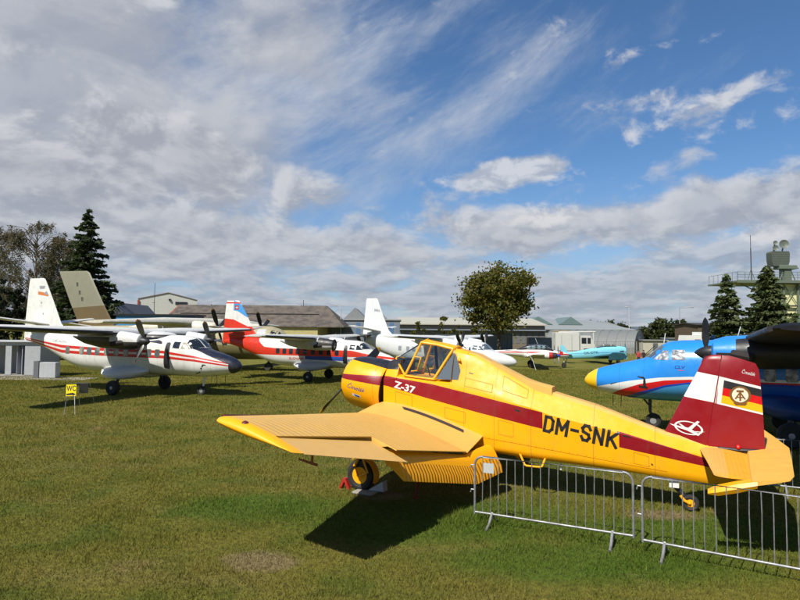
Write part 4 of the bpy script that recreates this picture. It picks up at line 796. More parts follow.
# white twin with red trim
def red_twin(x, y, deg):
    t = thing('light_twin_plane', 'small white twin engine plane with red trim and dark canopy, by a bent pipe', 'airplane', (x, y, gz(x, y)), R(deg))
    TW = mat('twin_white', srgb(226, 224, 216), .38, zones=[(srgb(190, 30, 24), [('z<', [(-5, 1.36), (0, 1.38), (3, 1.20)]), ('z>', [(-5, 1.26), (0, 1.26), (3, 1.10)])]), (srgb(190, 30, 24), [('x>', 2.1), ('x<', 2.45), ('z>', 1.1)])], dirt=.1)
    TP = mat('twin_plain_white', srgb(226, 224, 216), .38, dirt=.12)
    mb = MB(); mb.loft([sring(*q) for q in ((3.0, 1.02, 1.14, .05), (2.85, .92, 1.28, .22), (2.3, .84, 1.42, .42), (1.5, .80, 1.54, .58), (.5, .80, 1.62, .64), (-.9, .82, 1.62, .62), (-2, .92, 1.55, .45), (-3.5, 1.08, 1.46, .26), (-5.2, 1.2, 1.42, .10))]); mb.build('fuselage', TW, t, 40)
    mb = MB(); mb.loft([sring(*q) for q in ((1.55, 1.5, 1.56, .48), (.95, 1.5, 1.95, .52), (.3, 1.5, 2.06, .54), (-.7, 1.5, 2.02, .52), (-1.5, 1.5, 1.72, .40), (-1.9, 1.48, 1.55, .2))]); b = mb.bvh(); cn = mb.build('canopy', mat('canopy_black', (.03, .03, .035), .3), t, 40)
    for x0, x1, h0, h1 in ((.95, 1.3, 1.84, 1.66), (.0, .85, 1.95, 1.92), (-.95, -.08, 1.82, 1.95)):
        mb = MB(); decal(mb, b, poly2d([(x0, 1.58), (x1, 1.58), (x1, h1), (x0, h0)], .2), 0, -1, .006); mb.build('cabin_window', mat('pale_blue_glass', (.20, .30, .34), .1, dirt=0, spec=.8), t)
    for sd in (1, -1):
        mb = MB(); airfoil(mb, [((.75, .4 * sd, .92), (-1.15, .4 * sd, .88), (0, 0, 1), .15), ((.55, 2.6 * sd, 1.06), (-.95, 2.6 * sd, 1.03), (0, 0, 1), .14), ((.3, 5.6 * sd, 1.32), (-.65, 5.6 * sd, 1.30), (0, 0, 1), .12)]); mb.build('wing', TP, t, 40)
        mb = MB(); mb.loft([sring(u, 1.5 * 0 + a, b_, w) for u, a, b_, w in ((1.75, .98, 1.22, .16), (1.65, .86, 1.34, .27), (1.0, .80, 1.38, .32), (.0, .84, 1.34, .30), (-1.2, 1.0, 1.2, .10))]); mb.v = [(a, b_ + 1.75 * sd, c) for a, b_, c in mb.v]; mb.build('nacelle', mat('twin_nacelle', srgb(226, 224, 216), .4, zones=[((.05, .03, .03), [('x>', 1.3)]), (srgb(190, 30, 24), [('x>', 1.0), ('x<', 1.3)])]), t, 40)
        mb = MB(); mb.lathe([(0, .15), (.2, .10), (.32, .01)], 12, o=(1.75, 1.75 * sd, 1.1), ax=(1, 0, 0)); mb.build('spinner', mat('blue_spinner', srgb(40, 90, 190), .4), t)
        for k in range(2): blade((1.85, 1.75 * sd, 1.1), (1, 0, 0), (0, math.cos(R(70 + 180 * k)), math.sin(R(70 + 180 * k))), .9, .17, [STEEL, REDMARK], t, tip=.12, pitch=40)
        mb = MB(); mb.tube([(-.4, 1.5 * sd, .9), (-.5, 1.5 * sd, .25)], .05, 6); mb.build('main_leg', DARKM, t)
        mb = MB(); mb.lathe([(-.08, .1), (-.09, .24), (0, .28), (.09, .24), (.08, .1)], 18, o=(-.5, 1.6 * sd, .28), ax=(0, 1, 0)); mb.build('wheel', RUBBER, t)
        mb = MB(); mb.loft(plate([(1.0, -4.6, -5.2, .04), (1.4, -4.5, -5.35, .05), (2.0, -4.75, -5.4, .04), (2.2, -5.0, -5.35, .02)])); mb.v = [(a, b_ + 1.85 * sd, c) for a, b_, c in mb.v]; mb.build('tail_fin', TW, t, 40)
    mb = MB(); airfoil(mb, [((-4.4, -1.85, 1.40), (-5.3, -1.85, 1.40), (0, 0, 1), .1), ((-4.4, 1.85, 1.40), (-5.3, 1.85, 1.40), (0, 0, 1), .1)]); mb.build('tailplane', TP, t, 40)
    mb = MB(); mb.tube([(2.55, 0, 1.0), (2.55, 0, .2)], .04, 6); mb.build('nose_leg', mat('pale_leg', (.55, .55, .53), .4), t)
    mb = MB(); mb.lathe([(-.06, .08), (-.07, .2), (0, .235), (.07, .2), (.06, .08)], 18, o=(2.55, 0, .235), ax=(0, 1, 0)); mb.build('nose_wheel', RUBBER, t)
    mb = MB(); mb.tube([(.1, 0, 2.05), (-.1, 0, 2.55)], .015, 5); mb.build('antenna', WHITE, t)
    t.scale = (1.12, 1.12, 1.22)
p = at(561, 365, 63.5); hd = R(-9); red_twin(p.x - 2.55 * math.cos(hd), 63.5 - 2.55 * math.sin(hd), -9)
# its tie-down mast / hand rail in front
p0 = at(536, 370, 58); p0.z = gz(p0.x, 58)
mb = MB(); mb.tube([p0, p0 + Vector((-.35, 0, 1.1)), p0 + Vector((-.9, .1, 1.75)), p0 + Vector((-3.0, .3, 1.95))], .04, 8); tag(mb.build('bent_pipe', mat('pipe_grey', (.5, .5, .48), .5)), 'bent grey pipe standing in the grass in front of the red trimmed twin', 'pipe')

# camouflaged transport plane behind the white airliner
def transport(x, y, deg):
    t = thing('transport_plane', 'large cream and olive transport plane with a tall leaning fin, behind the two striped airliners', 'airplane', (x, y, gz(x, y)), R(deg))
    CR = mat('dull_cream_paint', srgb(168, 160, 128), .55, zones=[(srgb(120, 112, 74), [('z<', 2.3)])], dirt=.3, streak=.6)
    CW = mat('dirty_white_wing', srgb(214, 210, 194), .5, dirt=.35, streak=.4)
    mb = MB(); mb.loft([sring(*q, n=28) for q in ((10.0, 1.9, 2.1, .1), (9.7, 1.5, 2.6, .55), (9.0, 1.25, 3.1, 1.0), (8.2, 1.1, 3.75, 1.32), (7.4, 1.05, 3.98, 1.42), (5, 1.0, 4.0, 1.45), (-5, 1.0, 4.0, 1.45), (-9, 1.7, 3.95, 1.1), (-12.5, 2.9, 3.9, .4), (-13.6, 3.3, 3.8, .1))]); b = mb.bvh(); mb.build('fuselage', CR, t, 50)
    for q in ([(8.35, 2.95), (9.05, 2.75), (8.95, 3.05), (8.45, 3.6)], [(7.75, 2.95), (8.25, 2.95), (8.3, 3.55), (7.85, 3.6)]):
        mb = MB(); decal(mb, b, poly2d(q, .3), 0, -1, .01); mb.build('cockpit_window', DGLASS, t)
    mb = MB(); decal(mb, b, poly2d([(6.6, 2.2), (7.4, 2.2), (7.4, 3.7), (6.6, 3.7)], .3), 0, -1, .01); mb.build('pale_panel', mat('bluish_panel', (.45, .48, .5), .5), t)
    for k in range(8): mb = MB(); decal(mb, b, poly2d([(5.6 - 1.05 * k, 2.3), (6.0 - 1.05 * k, 2.3), (6.0 - 1.05 * k, 2.85), (5.6 - 1.05 * k, 2.85)], .3), 0, -1, .01); mb.build('cabin_window', DGLASS, t)
    for sd in (1, -1):
        mb = MB(); airfoil(mb, [((2.4, 0, 4.15), (-1.4, 0, 4.10), (0, 0, 1), .22), ((2.2, 7 * sd, 4.20), (-.9, 7 * sd, 4.15), (0, 0, 1), .20), ((1.6, 13.8 * sd, 4.1), (-.2, 13.8 * sd, 4.08), (0, 0, 1), .12)]); mb.build('wing', CW, t, 40)
        mb = MB(); mb.loft([[(u, 3.9 * sd + r * math.cos(2 * math.pi * k / 16), 3.75 + r * math.sin(2 * math.pi * k / 16)) for k in range(16)] for u, r in ((4.4, .25), (4.2, .48), (2.5, .62), (0, .6), (-3, .35), (-4.2, .08))]); mb.build('nacelle', CW, t, 50)
        for k in range(4): blade((4.45, 3.9 * sd, 3.75), (1, 0, 0), (0, math.cos(R(30 + 90 * k)), math.sin(R(30 + 90 * k))), 1.9, .36, [BLACK, YTIP], t, pitch=60)
        mb = MB(); airfoil(mb, [((-10.6, .1 * sd, 3.7), (-13.2, .1 * sd, 3.7), (0, 0, 1), .11), ((-11.6, 4.5 * sd, 4.3), (-13.2, 4.5 * sd, 4.3), (0, 0, 1), .1)]); mb.build('tailplane', CW, t, 40)
        mb = MB(); mb.tube([(.0, 3.9 * sd, 3.3), (.0, 3.9 * sd, .5)], .12, 8); g = mb.build('main_leg', DARKM, t)
        for dv in (-.28, .28): mb = MB(); mb.lathe([(-.12, .2), (-.14, .4), (0, .5), (.14, .4), (.12, .2)], 18, o=(0, (3.9 + dv) * sd, .5), ax=(0, 1, 0)); mb.build('wheel', RUBBER, g)
    FT = mat('camouflage_fin', srgb(132, 130, 110), .55, zones=[(srgb(98, 82, 48), [('z<', [(-15, 5.55), (-9, 5.95)])])], dirt=.25, streak=.5)
    mb = MB(); mb.loft(plate([(3.7, -8.9, -12.75, .16), (4.2, -9.1, -12.95, .16), (6.2, -10.35, -14.0, .13), (9.05, -11.95, -15.35, .10), (9.25, -12.3, -15.4, .05)])); b = mb.bvh()
    for k, z in enumerate((8.15, 7.35, 6.7)): decal(mb, b, poly2d([(-13.4 + .32 * k, z), (-13.15 + .32 * k, z - .04), (-13.15 + .32 * k, z - .42), (-13.35 + .32 * k, z - .38)], .3), 1, -1, .01)
    mb.build('fin', [FT, mat('faded_black_mark', (.07, .07, .06), .6)], t, 40)
    mb = MB(); mb.tube([(-15.3, 0, 9.1), (-15.6, 0, 9.8)], .03, 5); mb.build('fin_antenna', DARKM, t)
    mb = MB(); mb.tube([(7.2, 0, 1.3), (7.2, 0, .4)], .1, 8); mb.build('nose_leg', DARKM, t)
    mb = MB(); mb.lathe([(-.2, .2), (-.24, .32), (0, .4), (.24, .32), (.2, .2)], 18, o=(7.2, 0, .4), ax=(0, 1, 0)); mb.build('nose_wheel', RUBBER, t)
transport(-18.6, 54.6, -14)

# ================================================================== sign, booths
t = thing('toilet_sign', 'yellow WC sign on a thin wire stand in the grass, beside the white airliner', 'sign', (-12.25, 22.3, 0), R(28))
SGN = mat('sign_yellow', srgb(248, 224, 10), .4, dirt=.04)
tilt = Matrix.Rotation(R(-24), 3, 'X') @ Matrix.Rotation(R(0), 3, 'Z')
mb = MB(); mb.box((0, 0, 0), (.33, .008, .45)); b = mb.bvh()
def flat(mb, shape, mi): mb.add([(a, -.0065, c) for a, c in shape[0]], shape[1], mi)
flat(mb, text_fit('WC', [(-.15, -.04), (.15, -.04), (-.15, .18)], bold=.02), 1); flat(mb, poly2d([(-.15, -.19), (.06, -.19), (.06, -.22), (.16, -.16), (.06, -.10), (.06, -.13), (-.15, -.13)], 1), 1)
mb.xf(Matrix.Translation((0, -.10, .88)) @ tilt.to_4x4()); mb.build('sign_board', [SGN, BLACKMARK], t)
mb = MB(); mb.tube([(-.13, -.19, .68), (-.20, -.52, .02), (.16, -.52, .02), (.12, -.19, .68)], .009, 6); mb.build('front_legs', STEEL, t)
mb = MB(); mb.tube([(.24, .0, 1.14), (.30, .55, .02)], .009, 6); mb.tube([(.62, .05, 1.08), (.85, .6, .02)], .009, 6); mb.tube([(-.1, .0, 1.14), (.62, .02, 1.12)], .008, 6); mb.build('rear_legs', STEEL, t)
mb = MB(); mb.box((.42, .12, .92), (.30, .008, .40), rot=Matrix.Rotation(R(16), 3, 'X')); mb.build('rear_board', mat('board_back', (.12, .12, .12), .6), t)

def sheet(name, pts, m_, zf=None, nx=1):
    mb = MB(); mb.add([(x, y, z) for x, y, z in pts], [tuple(range(len(pts)))]); o = mb.build(name, m_, None, smooth=False); return o

BOOTH = mat('booth_white', srgb(168, 172, 174), .5, dirt=.2, streak=.6)
bx0 = at(-60, 372, 43).x; bx1 = at(37, 372, 43).x; gzb = gz(0, 43)
t = thing('toilet_cabin', 'pale grey toilet cabin with open dark doorways under the white wing', 'cabin', (bx1, 43.4, gzb))
W_ = bx1 - bx0
def wall_with_gaps(y0, y1, z0, z1, xs): # xs: list of (a,b) solid spans
    m2 = MB()
    for a, b in xs: m2.box(((a + b) / 2, (y0 + y1) / 2, (z0 + z1) / 2), (b - a, y1 - y0, z1 - z0))
    return m2
sp_x = lambda px: at(px, 372, 43).x - bx1
m2 = wall_with_gaps(-.1, 0, .12, 2.3, [(-W_, sp_x(-42)), (sp_x(-26), sp_x(-12)), (sp_x(2), sp_x(8)), (sp_x(21.5), 0)]); m2.box((-W_ / 2, -.05, 2.40), (W_, .11, .20)); m2.box((-.05, 1.2, 1.25), (.1, 2.4, 2.26)); m2.box((-W_ / 2, 2.4, 1.3), (W_, .1, 2.36)); m2.build('wall', BOOTH, t)
m2 = MB(); m2.box((-W_ / 2 + .05, 1.15, 2.58), (W_ + .5, 2.9, .10)); m2.build('roof', mat('booth_roof', (.50, .52, .53), .5), t)
m2 = MB(); m2.box((-W_ / 2, 1.2, .1), (W_ + .1, 2.6, .10)); m2.build('floor_slab', mat('concrete', (.34, .32, .28), .9), t)
m2 = MB(); m2.box((sp_x(17.5), .55, 1.2), (.05, 1.0, 2.1)); m2.build('door', mat('booth_door', srgb(150, 156, 170), .5), t)
m2 = MB(); m2.box((sp_x(11), 1.0, 1.2), (.05, 1.6, 2.1)); m2.build('partition', BOOTH, t)
t2 = thing('low_locker', 'low pale metal locker standing beside the toilet cabin', 'locker', (at(47.5, 372, 42.6).x, 42.6, gzb))
m2 = MB(); m2.box((.15, 0, .58), (1.15, .6, 1.1), bev=.02); m2.build('locker_body', mat('locker_white', srgb(176, 180, 182), .5, seams=(-.1, .2, .5), dirt=.15), t2)
m2 = MB(); m2.box((-.62, -.1, .62), (.36, .5, 1.2), bev=.01); m2.build('grey_post', mat('booth_grey', (.13, .14, .15), .6), t2)

# ================================================================== buildings behind
def slabwall(mb, x0, x1, y0, y1, z0, z1, mi=0): mb.box(((x0 + x1) / 2, (y0 + y1) / 2, (z0 + z1) / 2), (x1 - x0, y1 - y0, z1 - z0), mi)
G = -.5
ROOFA = mat('asbestos_roof', (.15, .122, .098), .85, zones=[(srgb(196, 90, 44), [('x>', -14.6), ('x<', -13.0), ('z>', 5.5)])], dirt=.5, streak=.8, corr=('x', .18, .03, 1.), var=((.07, .062, .055), .9, .9))
def gable_hall(name, label, x0, x1, y0, y1, ze, zr, wm, rm, axis='x', hip=0., over=.3, cat='building'):
    """local x0..x1, ridge along x (axis 'x') or y"""
    t = thing(name, label, cat, ((x0 + x1) / 2, y0, G)); hw = (x1 - x0) / 2; D = y1 - y0; ze -= G; zr -= G
    m2 = MB()
    if axis == 'x': m2.loft([[(x, 0, 0), (x, 0, ze), (x, D / 2, zr - .05), (x, D, ze), (x, D, 0)] for x in (-hw, hw - hip)])
    else: m2.loft([[(-hw, y, 0), (-hw, y, ze), (0, y, zr - .05), (hw, y, ze), (hw, y, 0)] for y in (0, D)])
    m2.build('wall', wm, t, 20)
    m2 = MB()
    if axis == 'x':
        for s_ in (0, 1):
            y_e = -over if s_ == 0 else D + over; e = (zr - ze) / (D / 2) * over
            m2.loft([[(-hw - over, y_e, ze - e), (hw + over, y_e, ze - e), (hw + over - hip, D / 2, zr), (-hw - over, D / 2, zr)], [(-hw - over, y_e, ze - e + .12), (hw + over, y_e, ze - e + .12), (hw + over - hip, D / 2, zr + .12), (-hw - over, D / 2, zr + .12)]])
        if hip: m2.loft([[(hw + over, -over, ze - .1), (hw + over, D + over, ze - .1), (hw + over - hip, D / 2, zr)], [(hw + over, -over, ze + .02), (hw + over, D + over, ze + .02), (hw + over - hip, D / 2, zr + .12)]])
    else:
        for s_ in (-1, 1): m2.loft([[(s_ * (hw + over), y, ze - (zr - ze) / hw * over), (s_ * (hw + over), y, ze - (zr - ze) / hw * over + .14), (0, y, zr + .14), (0, y, zr)] for y in (-over, D + over)])
    m2.build('roof', rm, t, 20)
    return t
WHALL = mat('hangar_cladding', srgb(214, 214, 206), .6, seams=(-4, -2, 0, 2, 4), dirt=.12, streak=.5)
t = gable_hall('white_hangar', 'white gabled hangar with a red edge, seen over the far left roofs', at(141, 300, 125).x, at(195.5, 300, 125).x, 125, 150, at(160, 299.5, 125).z, at(168, 293, 125).z, WHALL, mat('hangar_roof', srgb(140, 122, 112), .6), 'y', over=.12); t.rotation_euler.z = R(23)
m2 = MB(); m2.box((2.6, -.06, at(180, 303, 125).z - G), (2.4, .1, .55)); m2.build('window', DGLASS, t)
m2 = MB(); m2.box((-5.75, -.04, 5), (.35, .3, 9.6)); m2.build('red_corner', mat('red_trim', srgb(170, 70, 50), .6), t)
m2 = MB(); m2.tube([(.3, -.1, 10.2), (.3, -.1, 9.9)], .25, 8); m2.build('wall_lamp', BLACK, t)
x0, x1 = at(160, 310, 84).x, at(342, 310, 84).x
t = gable_hall('long_shed', 'long shed with a mottled grey corrugated roof, behind the red tailed airliner', x0, x1, 84, 100, at(200, 325.5, 84).z, at(200, 305.5, 92).z, mat('shed_wall', srgb(190, 178, 120), .8, dirt=.3), ROOFA, 'x', hip=3.4)
m2 = MB(); m2.box((-9.5, -.5, 4.2), (5.0, .3, .55)); m2.build('orange_awning', mat('orange_awning', srgb(200, 92, 40), .6), t)
zs = at(200, 325.5, 84).z - G; zq = at(200, 305.5, 92).z - G; m2 = MB(); m2.box((-1.2, 4.2, zs + (zq - zs) * 4.2 / 8 + .16), ((x1 - x0) * .80, .25, .16), rot=None); m2.build('roof_step', mat('dark_gap', (.02, .02, .02), .9), t)
for px in (210, 300): m2 = MB(); m2.box((at(px, 300, 92).x - (x0 + x1) / 2, 8, 7.4), (.5, .5, .6)); m2.build('roof_vent', GREYP, t)
t = thing('blue_site_cabin', 'stacked blue site cabin with a dark flat roof, behind the transport plane', 'cabin', (at(156, 318, 72).x, 72, G)); wd = (at(196, 318, 72).x - at(116, 318, 72).x)
m2 = MB(); slabwall(m2, -wd / 2, wd / 2, 0, 3, 0, 5.35); m2.build('wall', mat('cabin_blue', srgb(70, 140, 190), .5, zones=[(srgb(60, 92, 150), [('x>', wd * .30)])], dirt=.2, seams=(-3, -1.4, .2, 1.8)), t)
m2 = MB(); slabwall(m2, -wd / 2 - .25, wd / 2 + .2, -.2, 3.2, 5.36, 5.56); m2.build('roof', BLACK, t)
for k in range(3): m2 = MB(); slabwall(m2, -2.3 + 2.1 * k, -.6 + 2.1 * k, -.02, .1, 4.35, 4.75); m2.build('window', DGLASS, t)
t = gable_hall('grey_hut', 'small dark grey roofed hut beside the tall spruce on the left', at(104, 310, 92).x, at(124, 310, 92).x, 92, 104, at(110, 313.5, 92).z, at(110, 303, 92).z, mat('hut_wall', (.12, .13, .15), .7), mat('hut_roof', (.09, .10, .125), .7), 'y')
# glazed workshop
x0, x1 = at(322, 320, 96).x, at(400, 320, 96).x
t = thing('glazed_workshop', 'grey glazed workshop with two small gables, between the red and white airliners', 'building', ((x0 + x1) / 2, 96, G)); hw = (x1 - x0) / 2
m2 = MB(); slabwall(m2, -hw, hw, 0, 12, 0, 5.5); m2.build('wall', mat('workshop_cladding', (.25, .27, .30), .6, seams=(), dirt=.2), t)
for k in range(14):
    xx = -hw + (k + .5) * 2 * hw / 14; m2 = MB(); slabwall(m2, xx - hw / 14 + .08, xx + hw / 14 - .08, -.04, .06, 2.6, 5.1); m2.build('window', mat('frosted_pane', (.20, .24, .30), .25, dirt=.3) if k % 3 else mat('bluish_pane', (.10, .19, .34), .3, dirt=.2), t)
m2 = MB(); slabwall(m2, -hw - .2, hw + .2, -.2, 12.2, 5.51, 5.72); m2.build('roof', mat('pale_roof', (.34, .35, .36), .7, dirt=.3), t)
for px in (354, 376):
    cx = at(px, 318, 96).x - (x0 + x1) / 2; m2 = MB(); m2.loft([[(cx - 1.9, y, 5.73), (cx + 1.9, y, 5.73), (cx, y, 7.6)] for y in (2, 11)]); m2.build('gable', mat('gable_grey', (.22, .235, .235), .6, dirt=.3), t, 20)
# long hall with a pale roof
x0, x1 = at(399, 325, 130).x, at(545, 325, 130).x
t = thing('long_hall', 'long hall with a pale roof edge and dark windows, behind the big broadleaf tree', 'building', ((x0 + x1) / 2, 130, G)); hw = (x1 - x0) / 2
zt = at(450, 318.5, 145).z - G; ze = at(450, 325, 130).z - G
m2 = MB(); m2.loft([[(x, 0, 0), (x, 0, ze - .1), (x, 15, zt - .1), (x, 30, ze - .1), (x, 30, 0)] for x in (-hw, hw)]); m2.build('wall', mat('hall_wall', srgb(120, 110, 96), .7, dirt=.3), t, 20)
m2 = MB()
for a, b in (((-.6, ze), (15, zt)), ((15, zt), (30.6, ze))): m2.loft([[(-hw - .4, a[0], a[1]), (hw + .4, a[0], a[1]), (hw + .4, a[0], a[1] + .2), (-hw - .4, a[0], a[1] + .2)], [(-hw - .4, b[0], b[1]), (hw + .4, b[0], b[1]), (hw + .4, b[0], b[1] + .2), (-hw - .4, b[0], b[1] + .2)]])
m2.build('roof', mat('pale_hall_roof', srgb(178, 174, 160), .7, dirt=.2), t, 20)
for k in range(24):
    xx = -hw + (k + .5) * 2 * hw / 24; m2 = MB(); slabwall(m2, xx - .46, xx + .46, -.05, .08, 1.4, ze - 1.3); m2.build('window', mat('barred_pane', (.17, .18, .19), .3, seams=(), dirt=.3, corr=('x', .25, .02)), t)
m2 = MB(); slabwall(m2, -hw, hw, -.8, 0, ze - 1.15, ze - .95); m2.build('canopy', mat('bluish_ledge', (.22, .28, .36), .6), t)
# wide hall with skylight ridges
x0, x1 = at(527, 330, 155).x, at(634, 330, 155).x
t = thing('wide_hall', 'wide hall with a light grey roof and two greenish skylight ridges', 'building', ((x0 + x1) / 2, 155, G)); hw = (x1 - x0) / 2
zt = at(560, 321, 175).z - G; ze = at(560, 330, 155).z - G
m2 = MB(); m2.loft([[(x, 0, 0), (x, 0, ze - .1), (x, 20, zt - .1), (x, 40, ze - .1), (x, 40, 0)] for x in (-hw, hw)]); m2.build('wall', mat('hall_wall_pale', srgb(140, 141, 136), .7, dirt=.2), t, 20)
m2 = MB(); m2.loft([[(-hw - .3, -.5, ze), (hw + .3, -.5, ze), (hw + .3, -.5, ze + .25), (-hw - .3, -.5, ze + .25)], [(-hw - .3, 20, zt), (hw - 5, 20, zt), (hw - 5, 20, zt + .25), (-hw - .3, 20, zt + .25)], [(-hw - .3, 40.5, ze), (hw + .3, 40.5, ze), (hw + .3, 40.5, ze + .25), (-hw - .3, 40.5, ze + .25)]]); m2.build('roof', mat('light_grey_roof', srgb(146, 151, 150), .6, dirt=.15), t, 20)
for px0, px1, yy in ((524, 553, 8), (559, 583, 8)):
    a = at(px0, 325, 163).x - (x0 + x1) / 2; b = at(px1, 325, 163).x - (x0 + x1) / 2; zb_ = at(540, 324.5, 163).z - G; zt_ = at(540, 316.5, 163).z - G
    m2 = MB(); m2.loft([[(a, y, zb_), (b, y, zb_), ((a + b) / 2, y, zt_)] for y in (yy, yy + 14)]); m2.build('skylight', mat('skylight_green', srgb(104, 124, 120), .35, dirt=.2, seams=()), t, 20)
# barrel vaulted hangar
p = at(612, 345, 118); t = thing('barrel_hangar', 'grey barrel vaulted hangar behind the light blue plane', 'hangar', (p.x, 118, G), R(-33))
m2 = MB(); HG_ = 4.35; rings = []
for x in (-12, 5.2): rings.append([(x, 5.0 * math.cos(math.pi * k / 24), HG_ * math.sin(math.pi * k / 24) ** .85) for k in range(25)])
m2.loft(rings); m2.build('shell', mat('barrel_sheet', srgb(116, 121, 120), .6, .0, seams=(), dirt=.25, streak=.6), t, 30)
for k in range(11): x = -12 + 1.72 * k; m2 = MB(); m2.tube([(x, 5.03 * math.cos(math.pi * j / 18), 4.38 * math.sin(math.pi * j / 18) ** .85 + .0) for j in range(19)], .07, 6); m2.build('rib', mat('barrel_rib', (.20, .21, .21), .6), t)
m2 = MB(); slabwall(m2, 5.2, 5.26, -1.6, 1.6, 0, 3.2); m2.build('door', mat('barrel_door', (.25, .26, .27), .6), t)
# steel wire fence in front of it
def wire_fence(x0, x1, y, h, label, n, y2=None):
    t = thing('mesh_fence', label, 'fence', (x0, y, gz(x0, y))); y2 = y if y2 is None else y2
    for k in range(n + 1): f = k / n; m2 = MB(); m2.tube([((x1 - x0) * f, (y2 - y) * f, 0), ((x1 - x0) * f, (y2 - y) * f, h)], .05, 6); m2.build('post', GREYP, t)
    m2 = MB()
    for z in (.1, h * .5, h - .05): m2.tube([(0, 0, z), (x1 - x0, y2 - y, z)], .025, 5)
    q = int((x1 - x0) / .4)
    for k in range(q): f = k / q; m2.tube([((x1 - x0) * f, (y2 - y) * f, .1), ((x1 - x0) * f, (y2 - y) * f, h - .05)], .012, 4)
    m2.build('wire', mat('fence_wire', (.2, .2, .2), .5, .5), t)
wire_fence(at(592, 340, 100).x, at(642, 340, 100).x, 100, 2.4, 'grey mesh fence in front of the barrel hangar', 9)
wire_fence(at(640, 340, 125).x, at(735, 340, 125).x, 125, 2.0, 'grey mesh fence under the far trees on the right', 12)
# containers
CONT = mat('container_grey', srgb(112, 124, 134), .55, .0, dirt=.2, streak=.6, corr=('x', .28, .018, 1.)); 
def container(px0, px1, pyt, d, label, gate=False):
    a, b = at(px0, 340, d).x, at(px1, 340, d).x; zt = at((px0 + px1) / 2, pyt, d).z - G
    t = thing('shipping_container', label, 'container', ((a + b) / 2, d, G)); hw = (b - a) / 2
    m2 = MB(); slabwall(m2, -hw, hw, 0, 2.5, .1, zt); m2.build('box', CONT, t)
    m2 = MB()
    for x in (-hw, hw): slabwall(m2, x - .09, x + .09, -.05, .1, .05, zt + .03)
    slabwall(m2, -hw + .1, hw - .1, -.045, .09, zt - .16, zt + .02); slabwall(m2, -hw + .1, hw - .1, -.045, .09, .05, .22); m2.build('frame', mat('container_frame', srgb(78, 90, 100), .55, dirt=.2), t)
    if gate:
        for x in (-.6, -.2, .2, .6): m2 = MB(); m2.tube([(hw - 1.0 + x, -.07, .3), (hw - 1.0 + x, -.07, zt - .2)], .03, 6); m2.build('lock_bar', STEEL, t)
container(436, 477, 334.6, 113, 'grey steel container partly hidden behind the white airliner cockpit'); container(477.5, 512, 333.8, 112, 'taller grey steel container with lock bars on its end', True); container(529.5, 562, 337.6, 112, 'grey steel container behind the red trimmed twin')
# small white kiosk and pale sheds at the far right
t = thing('white_kiosk', 'small white kiosk with a dark window, seen over the blue cockpit', 'kiosk', (at(694, 340, 80).x, 80, G))
m2 = MB(); m2.loft([[(-1.15, y, 0), (1.1, y, 0), (1.1, y, 3.55), (-.9, y, 3.55), (-1.15, y, 2.2)] for y in (0, 2.4)]); m2.build('wall', WHITE, t, 20); m2 = MB(); slabwall(m2, .1, .9, -.03, .1, 1.9, 3.0); m2.build('window', DGLASS, t); m2 = MB(); slabwall(m2, .85, 1.25, .2, 2.2, 3.56, 4.0); m2.build('roof_box', WHITE, t)
t = gable_hall('brown_shed', 'brown shed with a flat dark roof beside the spruces', at(698, 330, 95).x, at(716, 330, 95).x, 95, 103, at(700, 325, 95).z, at(700, 323, 95).z, mat('brown_boards', (.11, .075, .05), .8, dirt=.3), mat('dark_roofing', (.05, .05, .05), .8), 'x')
for k, (a, b, c, lb) in enumerate(((643, 667, 340.5, 'low pale shed behind the two people'), (668, 682, 338.5, 'pale blue portable cabin under the far trees'))):
    x0, x1 = at(a, 340, 112 + 8 * k).x, at(b, 340, 112 + 8 * k).x; t = thing('low_shed', lb, 'shed', ((x0 + x1) / 2, 112 + 8 * k, G)); zt = at(a, c, 112 + 8 * k).z - G
    m2 = MB(); slabwall(m2, -(x1 - x0) / 2, (x1 - x0) / 2, 0, 3, 0, zt); m2.build('wall', mat('pale_shed', srgb(190, 186, 170), .7, dirt=.25) if k == 0 else mat('blue_shed', srgb(150, 180, 196), .6, dirt=.2), t); m2 = MB(); slabwall(m2, -(x1 - x0) / 2 - .2, (x1 - x0) / 2 + .2, -.3, 3.2, zt + .003, zt + .15); m2.build('roof', GREYP, t)
    m2 = MB(); slabwall(m2, -.4, .5, -.04, .1, .05, zt * .8); m2.build('door', mat('shed_door', (.12, .13, .13), .6), t)
x0, x1 = at(620, 333, 240).x, at(700, 333, 240).x
gable_hall('far_hall', 'far low hall with a dark bluish roof behind the trees on the right', x0, x1, 240, 262, at(640, 330.5, 240).z, at(640, 327, 251).z, mat('far_wall', srgb(180, 184, 190), .7), mat('far_roof', (.10, .115, .14), .7), 'x')

